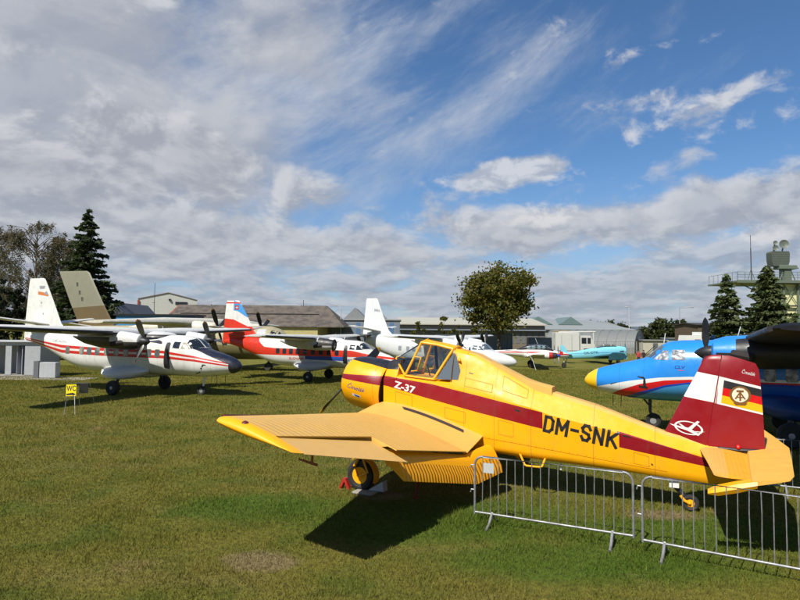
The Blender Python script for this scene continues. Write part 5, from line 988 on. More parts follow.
# white truck with a box body
p = at(573.5, 356, 94); t = thing('box_truck', 'white truck with a high box body and a roof beam, behind the light blue plane', 'truck', (p.x, 94, G), R(180))
TRW = mat('truck_white', srgb(206, 207, 202), .4, dirt=.12)
m2 = MB(); m2.box((1.25, 0, 2.2), (3.7, 2.4, 3.2), bev=.05); m2.build('box_body', TRW, t)
m2 = MB(); m2.loft([[(-3.0, y, .7), (-.75, y, .7), (-.75, y, 3.35), (-2.3, y, 3.35), (-2.85, y, 2.1), (-3.0, y, 1.9)] for y in (-1.2, 1.2)]); m2.build('cab', TRW, t, 20)
for sd in (-1, 1):
    for wx, wl in ((-2.1, .5), (-1.3, .75)): m2 = MB(); m2.box((wx, 1.21 * sd, 2.55), (wl, .04, .9)); m2.build('cab_window', DGLASS, t)
    m2 = MB(); m2.box((-1.9, 1.21 * sd, .95), (1.3, .04, .75)); m2.build('wheel_arch', BLACK, t)
    m2 = MB(); m2.box((2.2, 1.215 * sd, 2.1), (.06, .03, 2.6)); m2.box((.6, 1.215 * sd, 2.1), (.06, .03, 2.6)); m2.box((1.3, 1.215 * sd, 1.0), (3.5, .03, .12)); m2.build('body_rail', GREYP, t)
    for x in (-1.9, 2.2, 3.2): m2 = MB(); m2.lathe([(-.15, .25), (-.16, .48), (0, .52), (.16, .48), (.15, .25)], 18, o=(x, 1.05 * sd, .52), ax=(0, 1, 0)); m2.build('wheel', RUBBER, t)
m2 = MB(); m2.add([(-2.35, -1.05, 3.25), (-2.35, 1.05, 3.25), (-2.86, 1.05, 2.15), (-2.86, -1.05, 2.15)], [(0, 1, 2, 3)]); m2.v = [(a - .015, b, c) for a, b, c in m2.v]; m2.build('windscreen', DGLASS, t)
m2 = MB(); m2.box((-.3, 0, .75), (5.6, .9, .3)); m2.build('chassis', BLACK, t)
m2 = MB(); m2.tube([(-3.2, .9, 3.95), (2.6, .9, 3.85)], .12, 8); m2.tube([(-2.9, .9, 3.9), (-2.9, .9, .9)], .09, 8); m2.build('boom', TRW, t); m2 = MB(); m2.tube([(.8, .9, 4.0), (3.6, .9, 3.95)], .07, 6); m2.build('boom_pipe', mat('ochre_pipe', srgb(170, 140, 60), .6), t)

# ================================================================== control tower
TWD = 76.; TG = -.5
tx0 = at(783, 300, TWD).x
t = thing('control_tower', 'control tower with pale yellow walls, green steel framing and a radar head on its roof', 'tower', (tx0, TWD, TG))
TC = mat('tower_cream', srgb(226, 224, 170), .7, seams=(), dirt=.12, streak=.4); GS = mat('green_steel', srgb(104, 116, 100), .6, dirt=.15)
pz = at(770, 281, TWD).z - TG; HW = 6.0
m2 = MB(); slabwall(m2, .15, HW, .3, 6, 0, pz - .35); m2.build('wall', TC, t)
m2 = MB(); slabwall(m2, -6.2, HW + .5, -.6, 6.6, pz - .2, pz); slabwall(m2, -6.2, HW + .5, -.7, -.6, pz - .3, pz + .05); m2.build('platform', GS, t)
m2 = MB()
for x in np.linspace(-6.1, 6.4, 14): m2.tube([(x, -.55, pz), (x, -.55, pz + 1.1)], .03, 5)
for z in (.4, .75, 1.1): m2.tube([(-6.1, -.55, pz + z), (6.4, -.55, pz + z)], .025, 5)
for y in np.linspace(-.55, 6.4, 7): m2.tube([(-6.1, y, pz), (-6.1, y, pz + 1.1)], .03, 5)
m2.tube([(-6.1, -.55, pz + 1.1), (-6.1, 6.4, pz + 1.1)], .025, 5); m2.build('railing', GS, t)
for x in (.1, 1.95, 3.8, 5.9): m2 = MB(); m2.box((x, .0, (pz - .5) / 2), (.24, .24, pz - .5)); m2.build('steel_column', GS, t)
for z in (pz * .35, pz * .7): m2 = MB(); m2.box((3, .0, z), (6, .2, .2)); m2.build('steel_beam', mat('dark_beam', (.06, .06, .055), .6), t)
for xa, xb in ((.1, 1.95), (1.95, 3.8), (3.8, 5.9)):
    for za, zb_ in ((pz * .36, pz * .69), (pz * .71, pz * .97)):
        m2 = MB(); m2.tube([(xa, -.02, za), (xb, -.02, zb_)], .05, 6); m2.tube([(xb, .03, za), (xa, .03, zb_)], .05, 6); m2.build('cross_brace', GS, t)
m2 = MB(); m2.tube([(-5.2, .2, pz - .4), (-.1, .1, pz * .72)], .08, 6); m2.tube([(-2.4, .2, pz - .4), (-.1, .1, pz * .8)], .08, 6); m2.build('strut', GS, t)
m2 = MB(); slabwall(m2, 1.2, 2.9, .2, .32, pz * .36, pz * .58); m2.build('window', DGLASS, t); m2 = MB(); slabwall(m2, 1.35, 1.75, .15, .2, pz * .40, pz * .46); m2.build('red_sign', REDMARK, t)
# radar head
rx = lambda px: at(px, 260, TWD + 2).x - tx0; rz_ = lambda py: at(780, py, TWD + 2).z - TG
rt = MB(); rt.box((rx(785), 2, (rz_(268) + pz) / 2), (.9, 1.2, rz_(268) - pz)); rt.box((rx(785), 2, rz_(268) - .08), (2.5, 1.6, .16))
for q in (-1, 1): rt.tube([(rx(785) + 1.1 * q, 1.6, pz), (rx(785) + .4 * q, 1.6, rz_(269))], .07, 6)
rt.build('radar_base', GS, t)
m2 = MB(); m2.tube([(rx(781), 2, rz_(268)), (rx(781), 2, rz_(264))], .3, 10); m2.box((rx(785), 2, rz_(267.5)), (2.3, 1.4, .5), bev=.05); m2.build('turntable', GS, t)
RD = mat('radar_grey_green', srgb(84, 92, 84), .6, dirt=.2, seams=(), corr=('z', .16, .02, 1.))
m2 = MB(); cx = rx(778); m2.loft([[(cx + a, 1.4 + b, z) for a, b in ((-w, 0), (w, 0), (w, 1.2), (-w, 1.2))] for z, w in ((rz_(266.5), .95), (rz_(262), 1.15), (rz_(253.5), 1.2), (rz_(251.8), 1.05))]); m2.build('radar_cabinet', RD, t, 30)
for px, py, r in ((782, 244.6, .58), (773.6, 248.6, .36), (773.4, 243.4, .27)):
    m2 = MB(); m2.lathe([(-.28 * r, .06), (-.22 * r, .5 * r), (0, r), (.04, r), (-.16 * r, .5 * r), (-.2 * r, .02)], 20, o=(rx(px), 1.5, rz_(py)), ax=(-.25, -1, .05)); m2.tube([(rx(px), 1.62, rz_(py)), (rx(px) - .05, 1.9, rz_(253))], .09, 8); m2.build('radar_dish', mat('dish_grey', srgb(104, 112, 102), .5, dirt=.1), t)
mp = at(753.5, 272, TWD); m2 = MB(); m2.tube([(mp.x - tx0, .5, pz), (mp.x - tx0, .5, rz_(250))], .06, 6); m2.tube([(mp.x - tx0, .5, rz_(250)), (mp.x - tx0, .5, at(753.5, 234.5, TWD).z - TG)], .035, 6)
m2.tube([(mp.x - tx0 - .5, .5, pz), (mp.x - tx0, .5, pz + 1.6)], .03, 5); m2.tube([(mp.x - tx0 + .5, .5, pz), (mp.x - tx0, .5, pz + 1.6)], .03, 5); m2.build('antenna_mast', DARKM, t)

# street lamps and masts
def lamp(px, pyt, d, arm, label, col=GREYP):
    p = at(px, pyt, d); t = thing('street_lamp', label, 'street lamp', (p.x, d, G)); h = p.z - G
    m2 = MB(); m2.tube([(0, 0, 0), (0, 0, h)], [.10, .06], 8)
    if arm: m2.tube([(0, 0, h), (arm, 0, h + .12)], .045, 6)
    m2.build('pole', col, t); m2 = MB(); m2.box((arm if arm else .15, 0, h + .12), (.7, .26, .14), bev=.05); m2.build('lamp_head', col, t)
lamp(629, 307.5, 118, -.5, 'grey street lamp behind the barrel hangar', mat('lamp_pale', (.5, .5, .5), .5)); lamp(679.5, 308, 105, 2.2, 'dark street lamp with a long arm in front of the far trees'); lamp(341, 306.5, 92, -.9, 'short pale street lamp beside the long shed', mat('lamp_pale', (.5, .5, .5), .5))
p = at(155, 283, 78); m2 = MB(); m2.tube([(p.x, 78, G), (p.x, 78, p.z)], [.06, .025], 6); m2.tube([(p.x - .3, 78, p.z - 2.6), (p.x + .1, 78, p.z - 2.6)], .03, 5); tag(m2.build('antenna_mast', DARKM), 'thin antenna mast rising in front of the white hangar', 'antenna')
p = at(303.5, 300, 120); m2 = MB(); m2.tube([(p.x, 120, G), (p.x, 120, p.z)], .06, 6); tag(m2.build('antenna_mast', DARKM), 'thin antenna mast rising behind the long shed', 'antenna')

# ================================================================== trees
def quads_obj(name, c, a, b, mats, parent, mi=None):
    """c centres, a and b half edge vectors, all (n, 3)"""
    n = len(c); v = np.empty((n, 4, 3)); v[:, 0] = c - a - b; v[:, 1] = c + a - b; v[:, 2] = c + a + b; v[:, 3] = c - a + b
    me = bpy.data.meshes.new(name); me.vertices.add(4 * n); me.vertices.foreach_set('co', v.reshape(-1).astype(np.float32))
    me.loops.add(4 * n); me.loops.foreach_set('vertex_index', np.arange(4 * n, dtype=np.int32)); me.polygons.add(n)
    me.polygons.foreach_set('loop_start', np.arange(0, 4 * n, 4, dtype=np.int32))
    try: me.polygons.foreach_set('loop_total', np.full(n, 4, dtype=np.int32))
    except Exception: pass
    for m_ in mats: me.materials.append(m_)
    if mi is not None: me.polygons.foreach_set('material_index', mi.astype(np.int32))
    me.update(calc_edges=True); o = bpy.data.objects.new(name, me); COL.objects.link(o)
    if parent: o.parent = parent
    return o
def unit(a): return a / np.maximum(np.linalg.norm(a, axis=1, keepdims=True), 1e-6)
def leafmat(name, c1, c2, c3):
    if name in MATS: return MATS[name]
    M = bpy.data.materials.new(name); M.use_nodes = True; MATS[name] = M; T = NT(M.node_tree); P = M.node_tree.nodes['Principled BSDF']
    g = T.new('ShaderNodeNewGeometry'); rnd = g.outputs['Random Per Island']; pos = T.new('ShaderNodeTexCoord').outputs['Object']
    c = T.mix(rnd, c1, c2); c = T.mix(T.ramp(T.noise(pos, .5, 3), .45, .62), c, c3); T.put(P.inputs['Base Color'], c); P.inputs['Roughness'].default_value = .6; P.inputs['Specular IOR Level'].default_value = .3
    n = M.node_tree.nodes; tl = T.new('ShaderNodeBsdfTranslucent'); T.put(tl.inputs[0], c); mx = T.new('ShaderNodeMixShader'); mx.inputs[0].default_value = .38
    T.put(mx.inputs[1], P.outputs[0]); T.put(mx.inputs[2], tl.outputs[0]); T.put(n['Material Output'].inputs[0], mx.outputs[0]); return M
BARK = mat('bark', (.075, .06, .045), .9, dirt=.3, bumpn=(8, .02)); PBARK = mat('birch_bark', (.16, .13, .10), .8, dirt=.4)
def broadleaf(name, label, base, h, cw, ch, leaves, lm, seed, lsize=.34, clumps=55, trunk=.32, bark=BARK, group=None, gapf=.55, cx=0.):
    rg = np.random.default_rng(seed); t = thing(name, label, 'tree', base, 0, group); cz = h - ch / 2
    # clump centres inside a lumpy ellipsoid
    C_ = []
    while len(C_) < clumps:
        p = rg.uniform(-1, 1, 3); r = np.linalg.norm(p)
        if .35 < r < 1.0 or (r < .35 and rg.random() < .4):
            k = .84 + .20 * math.sin(3 * math.atan2(p[1], p[0]) + seed) + .16 * math.sin(4.3 * p[2] + seed) + rg.normal(0, .09)
            C_.append((p[0] * cw / 2 * k + cx, p[1] * cw / 2 * k, cz + p[2] * ch / 2 * (.95 if p[2] > 0 else .9 * k)))
    C_ = np.array(C_); per = leaves // clumps; pts = []
    for c in C_:
        s_ = rg.uniform(.35, 1.0) * cw * .082; pts.append(c + rg.normal(0, 1, (per, 3)) * np.array([s_, s_, s_ * .75]))
    c = np.concatenate(pts); n = len(c); a = unit(rg.normal(0, 1, (n, 3))); b = unit(np.cross(a, rg.normal(0, 1, (n, 3)))); sz = rg.uniform(.5, 1.15, (n, 1)) * lsize / 2
    quads_obj('crown', c, a * sz, b * sz * .7, [lm], t)
    m2 = MB(); m2.tube([(0, 0, -.2), (.05, 0, h * .15), (cx * .4, .05, cz - ch * .2), (cx, 0, cz + ch * .15)], [trunk, trunk * .85, trunk * .6, trunk * .2], 10)
    for q in C_[:: max(1, clumps // 26)]:
        z0 = min(q[2] - .2, h * .18 + (q[2] - (cz - ch / 2)) * .55 + .2); st = Vector((cx * .3, 0, max(h * .14, z0))); e = Vector(q); m2.tube([st, st.lerp(e, .5) + Vector((0, 0, .25)), e], [trunk * .34, trunk * .2, trunk * .06], 5)
    m2.build('trunk', bark, t, 60); return t
def spruce(label, base, h, w, seed, lm, group=None, dens=1., levels=26, sag=.22, jit=.25):
    rg = np.random.default_rng(seed); t = thing('spruce_tree', label, 'tree', base, 0, group); c = []; a = []; b = []; m2 = MB(); m2.tube([(0, 0, -.2), (0, 0, h * .5), (.02, 0, h)], [w * .035 + .08, w * .02 + .05, .015], 8)
    for i in range(levels):
        f = i / (levels - 1); z = h * (.05 + .94 * f); Lm = w / 2 * (1 - f) ** .72 * (1 if f > .12 else .75 + f * 2) * .92 + .06; nb = max(4, int((11 - 6 * f)))
        off = rg.uniform(0, 6.28)
        for k in range(nb):
            an = off + 2 * math.pi * (k + rg.uniform(-.3, .3)) / nb; L = Lm * rg.uniform(.62, 1.15); z = h * (.05 + .94 * min(1, max(0, f + rg.normal(0, jit / levels)))); d = np.array([math.cos(an), math.sin(an), 0]); nq = max(4, int(dens * (L * 13 + 5)))
            s_ = rg.uniform(0.06, 1, nq) ** .75; zz = z + L * (.12 * s_ - sag * 2 * s_ * (1 - .45 * s_)) + rg.normal(0, .05, nq); lat = rg.normal(0, 1, nq) * (.10 + .20 * L * (1 - s_) * .5 + .05)
            pp = np.stack([d[0] * L * s_ - d[1] * lat, d[1] * L * s_ + d[0] * lat, zz - np.abs(rg.normal(0, .09, nq)) * (1 + L * .25)], 1)
            aa = d[None] * 1. + rg.normal(0, .35, (nq, 3)); aa[:, 2] -= .25; aa = unit(aa); bb = unit(np.cross(aa, rg.normal(0, .6, (nq, 3)) + np.array([0, 0, 1.]))); bb[:, 2] -= rg.uniform(.2, .9, nq); bb = unit(bb)
            sz = rg.uniform(.6, 1.2, (nq, 1)) * (.17 + .03 * L); c.append(pp); a.append(aa * sz); b.append(bb * sz * .42)
            if k % 2 == 0: m2.tube([(0, 0, z), tuple(d * L * .5 + np.array([0, 0, z - sag * L * .5])), tuple(d * L * .9 + np.array([0, 0, z - sag * L * .75]))], [.035, .022, .01], 4)
    quads_obj('crown', np.concatenate(c), np.concatenate(a), np.concatenate(b), [lm], t); m2.build('trunk', BARK, t, 60); return t
def bare_birch(label, base, h, w, seed, lm):
    rg = np.random.default_rng(seed); t = thing('birch_tree', label, 'tree', base); m2 = MB(); m2.tube([(0, 0, -.2), (.1, 0, h * .4), (-.1, .1, h * .75), (.1, 0, h * .97)], [.26, .18, .10, .02], 8)
    tw = m2; cs = []
    for i in range(130):
        z = h * rg.uniform(.25, .97); an = rg.uniform(0, 6.28); L = w / 2 * rg.uniform(.45, 1.05) * math.sin(math.pi * min(1, (z / h - .12) / .95)) ** .6; d = Vector((math.cos(an), math.sin(an), 0)); p0 = Vector((0, 0, z - L * .5)); p1 = p0 + d * L * .5 + Vector((0, 0, L * .55)); p2 = p0 + d * L + Vector((0, 0, L * .65)); m2.tube([p0, p1, p2], [.06, .035, .012], 4)
        for k in range(10):
            s_ = rg.uniform(.3, 1); q = p1.lerp(p2, s_); e = q + Vector((rg.normal(0, .35), rg.normal(0, .35), -rg.uniform(.5, 2.0))); tw.tube([q, q.lerp(e, .5) + Vector((rg.normal(0, .12), rg.normal(0, .12), .15)), e], [.014, .010, .006], 3)
            n = 16; f = rg.uniform(0.1, 1, n)[:, None]; cs.append(np.array(q)[None] * (1 - f) + np.array(e)[None] * f + rg.normal(0, .14, (n, 3)))
    c = np.concatenate(cs); n = len(c); a = unit(rg.normal(0, 1, (n, 3))); b = unit(np.cross(a, rg.normal(0, 1, (n, 3)))); sz = rg.uniform(.4, 1.1, (n, 1)) * .085
    quads_obj('crown', c, a * sz, b * sz * .7, [lm], t); m2.build('trunk', PBARK, t, 60); return t
LF1 = leafmat('autumn_leaf', (.13, .13, .020), (.19, .155, .030), (.085, .10, .016)); LF2 = leafmat('dark_leaf', (.045, .064, .016), (.078, .090, .024), (.034, .048, .012)); NEED = leafmat('spruce_needle', (.085, .112, .042), (.13, .155, .058), (.092, .125, .040)); NEEDL = leafmat('tall_spruce_needle', (.055, .082, .038), (.090, .115, .046), (.056, .085, .028)); LFB = leafmat('brown_birch_leaf', (.17, .125, .055), (.125, .115, .042), (.09, .10, .036)); LFC = leafmat('thuja_green', (.014, .024, .008), (.024, .034, .010), (.010, .018, .006))
def tb(px, d): p = at(px, 340, d); return (p.x, d, gz(p.x, d))
def hz(py, px, d): return at(px, py, d).z + .5
d = 106; broadleaf('broadleaf_tree', 'big broadleaf tree with thinning olive brown crown, in front of the long hall', tb(499, d), hz(265.5, 500, d), 14.6, 12.4, 21000, LF1, 5, .40, 110, .42)
d = 62; spruce('dark spruce with open layered branches, left of the taller spruce by the tower', tb(728, d), hz(273.5, 728, d), 6.6, 21, NEED, 'spruces by the tower', 1.9, 24, .22, .5)
d = 60; spruce('taller dense spruce standing right in front of the control tower', tb(769, d), hz(264.5, 769, d), 8.0, 22, NEED, 'spruces by the tower', 2.4, 28, .20, .6)
d = 74; spruce('tall dark spruce at the left behind the leaning fin', tb(84, d), hz(208.5, 84, d), 11.0, 31, NEEDL, None, 2.8, 34, .16, .6)
d = 84; bare_birch('tall half bare birch with brown leaves, second tree from the left edge', tb(33, d), hz(219, 33, d), 12.0, 41, LFB); bare_birch('half bare birch with thin brown twigs at the left edge of the tree group', tb(-14, 90), hz(224, 5, 90), 10.5, 42, LFB); bare_birch('lower half bare birch between the tall birch and the spruce', tb(60, 88), hz(236, 60, 88), 8.0, 43, LFB)
for px, d, py, w, sd, lb in ((3, 66, 278, 2.6, 51, 'dark green columnar thuja at the left edge'), (16, 70, 284, 2.6, 53, 'dark green columnar thuja beside the white fin'), (42, 80, 292, 4.0, 54, 'low dark bushy tree behind the white fin'), (112, 95, 318, 3.5, 55, 'low dark bush beside the grey hut')):
    h = hz(py, px, d); broadleaf('thuja_tree' if w < 3 else 'bushy_tree', lb, tb(px, d), h, w, h * .96, 5200, LFC, sd, .22, 60, .15, group='dark bushes on the left')
for px, d, py, w, sd, lb in ((606, 210, 320.5, 9.5, 61, 'round dark tree behind the barrel hangar'), (619, 215, 323.5, 8, 62, 'lower dark tree right of the round one behind the barrel hangar'), (596, 214, 321.5, 7, 68, 'dark tree left of the round one behind the barrel hangar'), (661, 150, 320, 8.5, 63, 'broad dark tree, first of the pair right of the street lamp'), (680, 148, 320.5, 8.0, 64, 'rounded dark tree, second of the pair beside the long armed lamp'), (646, 165, 328, 7, 65, 'low dark tree left of the broad pair'), (700, 150, 329, 7, 66, 'low dark tree left of the spruces'), (712, 120, 322, 5, 69, 'dark tree half hidden by the brown shed'), (634, 190, 330, 8, 67, 'low far tree beyond the barrel hangar end')):
    h = hz(py, px, d); broadleaf('far_tree', lb, tb(px, d), h, w, h * .9, 3800, LF2, sd, .55, 40, .3, group='trees beyond the field on the right')
for px, d, py, w, sd, lb in ((443, 116, 315.5, 2.6, 71, 'slim young tree in front of the long hall'), (418, 118, 322, 3.2, 72, 'small olive bush left of the slim young tree'), (460, 118, 324, 3.0, 73, 'small olive bush right of the slim young tree'), (474, 104, 318, 1.5, 74, 'little hanging sapling beside the big broadleaf tree')):
    h = hz(py, px, d); broadleaf('young_tree', lb, tb(px, d), h, w, h * .85, 1300, LF1, sd, .3, 16, .08, group='shrubs before the long hall')

# ================================================================== people
def person(label, x, y, rz, top, legs, hair=(.02, .015, .01), h=1.74, stride=.12, arm=.1):
    t = thing('person', label, 'person', (x, y, gz(x, y)), rz)
    k = h / 1.75; V = []; E_ = []; RD_ = []
    def v(p, r): V.append(tuple(q * k for q in p)); RD_.append(r * k); return len(V) - 1
    def e(a, b): E_.append((a, b))
    pel = v((0, 0, .95), .14); w1 = v((0, 0, 1.12), .13); ch = v((0, .01, 1.32), .155); nb = v((0, 0, 1.45), .075); nk = v((0, .01, 1.52), .055); hd = v((0, .03, 1.62), .088); tp = v((0, .02, 1.70), .075)
    for a, b in ((pel, w1), (w1, ch), (ch, nb), (nb, nk), (nk, hd), (hd, tp)): e(a, b)
    for s_ in (1, -1):
        hp = v((.10 * s_, 0, .88), .105); kn = v((.11 * s_, .03 + stride * s_ * .5, .48), .065); an = v((.11 * s_, stride * s_ - .02, .09), .045); to = v((.12 * s_, stride * s_ + .16, .04), .04); e(pel, hp); e(hp, kn); e(kn, an); e(an, to)
        sh = v((.19 * s_, 0, 1.41), .065); el = v((.25 * s_, -.03 - arm * s_, 1.14), .045); wr = v((.25 * s_, .08 - arm * s_ * .6, .90), .032); hn = v((.245 * s_, .11 - arm * s_ * .6, .82), .036); e(ch, sh); e(sh, el); e(el, wr); e(wr, hn)
        for q in range(4): f = v((.245 * s_ + (.0), .085 - arm * s_ * .6 + .018 * q, .745 + .006 * abs(q - 1.5)), .009); e(hn, f)
        th = v((.225 * s_, .15 - arm * s_ * .6, .79), .010); e(hn, th)
    nose = v((0, .125, 1.605), .014); e(hd, nose)
    for s_ in (1, -1): er = v((.092 * s_, .02, 1.61), .016); e(hd, er)
    me = bpy.data.meshes.new('body'); me.from_pydata(V, E_, []); o = bpy.data.objects.new('body', me); COL.objects.link(o); o.parent = t
    md = o.modifiers.new('skin', 'SKIN'); sd = o.modifiers.new('smooth', 'SUBSURF'); sd.levels = 2; sd.render_levels = 2
    if not me.skin_vertices: bm = bmesh.new(); bm.from_mesh(me); bm.verts.layers.skin.verify(); bm.to_mesh(me); bm.free()
    for i, r in enumerate(RD_): me.skin_vertices[0].data[i].radius = (r, r); me.skin_vertices[0].data[i].use_root = i == 0
    skin = srgb(190, 140, 110)
    me.materials.append(mat('clothed_' + label[:24].replace(' ', '_'), skin, .7, zones=[(top, [('z<', 1.47 * k), ('z>', .92 * k)]), (legs, [('z<', .93 * k), ('a<', 9), ('z>', .075 * k)]), (skin, [('z<', .93 * k), ('z>', .70 * k), ('x>', .195 * k)]), (skin, [('z<', .93 * k), ('z>', .70 * k), ('x<', -.195 * k)]), ((.02, .02, .02), [('z<', .085 * k)])], dirt=0))
    m2 = MB(); m2.loft([[(r * math.cos(2 * math.pi * j / 12) * k, (.012 + r * 1.1 * math.sin(2 * math.pi * j / 12)) * k, z * k) for j in range(12)] for z, r in ((1.62, .085), (1.66, .103), (1.72, .10), (1.765, .07), (1.785, .02))]); m2.build('hair', mat('hair_' + label[:12].replace(' ', '_'), hair, .7, dirt=0), t, 60)
    m2 = MB()
    for s_ in (1, -1): m2.lathe([(0, .012), (.006, .010), (.01, .002)], 8, o=(.034 * s_ * k, .112 * k, 1.632 * k), ax=(0, 1, 0))
    m2.box((0, .113 * k, 1.57 * k), (.04, .006, .008)); m2.build('face', BLACK, t)
person('person in a red top and dark trousers standing by the light blue propeller', at(638.5, 355, 71).x, 71, R(160), srgb(170, 50, 52), srgb(40, 44, 66))
person('person in a dark jacket standing right of the one in red', at(643.5, 355, 72.5).x, 72.5, R(200), srgb(64, 40, 46), srgb(34, 34, 44), h=1.70)

# ================================================================== ground and grass
def grass_colour(T):
    pos = T.new('ShaderNodeNewGeometry').outputs['Position']
    p2 = T.vm('MULTIPLY', pos, (1, 1, 0))
    big = T.noise(p2, .16, 5, .6, .4); mid = T.noise(p2, .9, 5, .62); fine = T.noise(p2, 9., 4, .6); str_ = T.noise(T.vm('MULTIPLY', p2, (.22, 1.1, 0)), .8, 4, .6)
    c = T.mix(T.ramp(big, .36, .66), GR1, GR2)
    c = T.mix(T.m('MULTIPLY', T.ramp(mid, .44, .66), .75), c, GR3); c = T.mix(T.m('MULTIPLY', T.ramp(str_, .52, .68), .55), c, GR4)
    c = T.mix(T.m('MULTIPLY', T.ramp(T.noise(p2, .45, 6, .7), .57, .70), .8), c, DRY)
    # wear: lusher strip under and in front of the parked plane, a few bare worn spots
    def spot(x, y, rx, ry):
        q = T.vm('SUBTRACT', p2, (x, y, 0)); q = T.vm('MULTIPLY', q, (1 / rx, 1 / ry, 0)); l = T.new('ShaderNodeVectorMath', operation='LENGTH'); T.put(l.inputs[0], q); return T.ramp(T.m('ADD', l.outputs['Value'], T.m('MULTIPLY', T.m('SUBTRACT', mid, .5), 1.6)), .55, 1.15, 1, 0)
    g = T.m('MAXIMUM', T.m('MAXIMUM', spot(.7, 10.2, 3.0, 1.5), spot(4.6, 9.6, 3.2, 1.0)), T.m('MAXIMUM', spot(-2.4, 10.8, 1.8, 1.0), spot(2.8, 8.4, 2.6, .9)))
    c = T.mix(T.m('MULTIPLY', g, .75), c, LUSH)
    w = T.m('MAXIMUM', spot(-1.9, 8.35, .55, .4), T.m('MAXIMUM', spot(4.6, 10.5, .7, .35), spot(-.3, 11.6, .5, .4))); c = T.mix(T.m('MULTIPLY', w, .7), c, BARE)
    return c, fine, p2
GR1 = (.190, .182, .028); GR2 = (.240, .208, .042); GR3 = (.105, .145, .018); GR4 = (.26, .215, .060); DRY = (.35, .26, .095); LUSH = (.075, .155, .014); BARE = (.33, .25, .14)
M = bpy.data.materials.new('grass_ground'); M.use_nodes = True; T = NT(M.node_tree); P = M.node_tree.nodes['Principled BSDF']
c, fine, p2 = grass_colour(T); c = T.mix(T.ramp(fine, .35, .7), c, T.mix(.5, c, (.03, .028, .012)))
T.put(P.inputs['Base Color'], c); P.inputs['Roughness'].default_value = .9; P.inputs['Specular IOR Level'].default_value = .15
bp = T.new('ShaderNodeBump'); bp.inputs['Strength'].default_value = .9; bp.inputs['Distance'].default_value = .06; T.put(bp.inputs['Height'], T.m('ADD', T.noise(p2, 14., 5, .7), T.m('MULTIPLY', T.noise(p2, 60., 3), .5))); T.put(P.inputs['Normal'], bp.outputs[0])
ys = [-60, -20, 0, 10, 20, 30] + list(np.arange(33, 42.1, .75)) + list(np.arange(44, 66, 2)) + [80, 110, 160, 240, 400, 800, 1800, 4000]; xs = [-4000, -1200, -400, -150, -60, -20, 0, 20, 60, 150, 400, 1200, 4000]
mb = MB(); mb.add([(x, y, gz(x, y)) for y in ys for x in xs], [(j * len(xs) + i, j * len(xs) + i + 1, (j + 1) * len(xs) + i + 1, (j + 1) * len(xs) + i) for j in range(len(ys) - 1) for i in range(len(xs) - 1)])
tag(mb.build('ground', M), kind='structure')
mb = MB(); a = at(-80, 372, 41.6).x; a2 = at(88, 372, 41.6).x; mb.add([(a, 40.9, gz(0, 40.9) + .012), (a2, 40.9, gz(0, 40.9) + .012), (a2, 43.3, gz(0, 43) + .012), (a, 43.3, gz(0, 43) + .012)], [(0, 1, 2, 3)]); tag(mb.build('path', mat('paving', (.36, .34, .29), .9, dirt=.25)), kind='structure')

GM = bpy.data.materials.new('grass_blades'); GM.use_nodes = True; T = NT(GM.node_tree); P = GM.node_tree.nodes['Principled BSDF']
c, fine, p2 = grass_colour(T); rnd = T.new('ShaderNodeNewGeometry').outputs['Random Per Island']
c = T.mix(T.ramp(rnd, .6, 1.0, 0, .5, False), c, T.mix(.5, c, (.28, .22, .06))); c = T.mix(T.ramp(rnd, .0, .35, .5, 0, False), c, T.mix(.6, c, (.03, .05, .006)))
T.put(P.inputs['Base Color'], c); P.inputs['Roughness'].default_value = .65; P.inputs['Specular IOR Level'].default_value = .12
tl = T.new('ShaderNodeBsdfTranslucent'); T.put(tl.inputs[0], c); mx = T.new('ShaderNodeMixShader'); mx.inputs[0].default_value = .3; T.put(mx.inputs[1], P.outputs[0]); T.put(mx.inputs[2], tl.outputs[0]); T.put(GM.node_tree.nodes['Material Output'].inputs[0], mx.outputs[0])
N = 860000
y = (4.6 ** .35 + NPR.random(N) * (60. ** .35 - 4.6 ** .35)) ** (1 / .35); x = NPR.uniform(-1, 1, N) * (y * .72 + 4.0)
ok = ~((np.abs(x + .6) < .0)); sS = lambda a, b: np.clip((y - a) / (b - a), 0, 1) ** 2 * (3 - 2 * np.clip((y - a) / (b - a), 0, 1)); zg = -.35 * sS(33, 41) - .15 * sS(48, 62)
tuft = .6 + .8 * (np.sin(x * 2.1 + np.sin(y * 1.7)) * np.sin(y * 2.6 + np.sin(x * 1.3)) * .5 + .5)
def segd(ax, ay, bx, by):
    t_ = np.clip(((x - ax) * (bx - ax) + (y - ay) * (by - ay)) / ((bx - ax) ** 2 + (by - ay) ** 2), 0, 1); return np.hypot(x - ax - t_ * (bx - ax), y - ay - t_ * (by - ay))
tall = 1 + 1.1 * np.exp(-(segd(1.1, 10.1, 3.46, 8.88) / .22) ** 2) * (.4 + .6 * np.sin(x * 5) ** 2) + .8 * np.exp(-(segd(3.53, 8.72, 5.55, 7.4) / .2) ** 2) + 1.3 * np.exp(-((x - 1.25) ** 2 + (y - 10.2) ** 2) / .18)
tall += .9 * (NPR.random(N) > .985)
hh = tall * NPR.uniform(.022, .055, N) * tuft * (1 + .012 * y); wv = NPR.uniform(.0035, .0065, N) * (.55 + y * .075); an = NPR.uniform(0, 2 * math.pi, N); le = NPR.uniform(.2, 1.1, N) * hh; la = NPR.uniform(0, 2 * math.pi, N)
v = np.empty((N, 3, 3)); v[:, 0] = np.stack([x - np.cos(an) * wv, y - np.sin(an) * wv, zg - .003], 1); v[:, 1] = np.stack([x + np.cos(an) * wv, y + np.sin(an) * wv, zg - .003], 1); v[:, 2] = np.stack([x + np.cos(la) * le, y + np.sin(la) * le, zg + hh], 1)
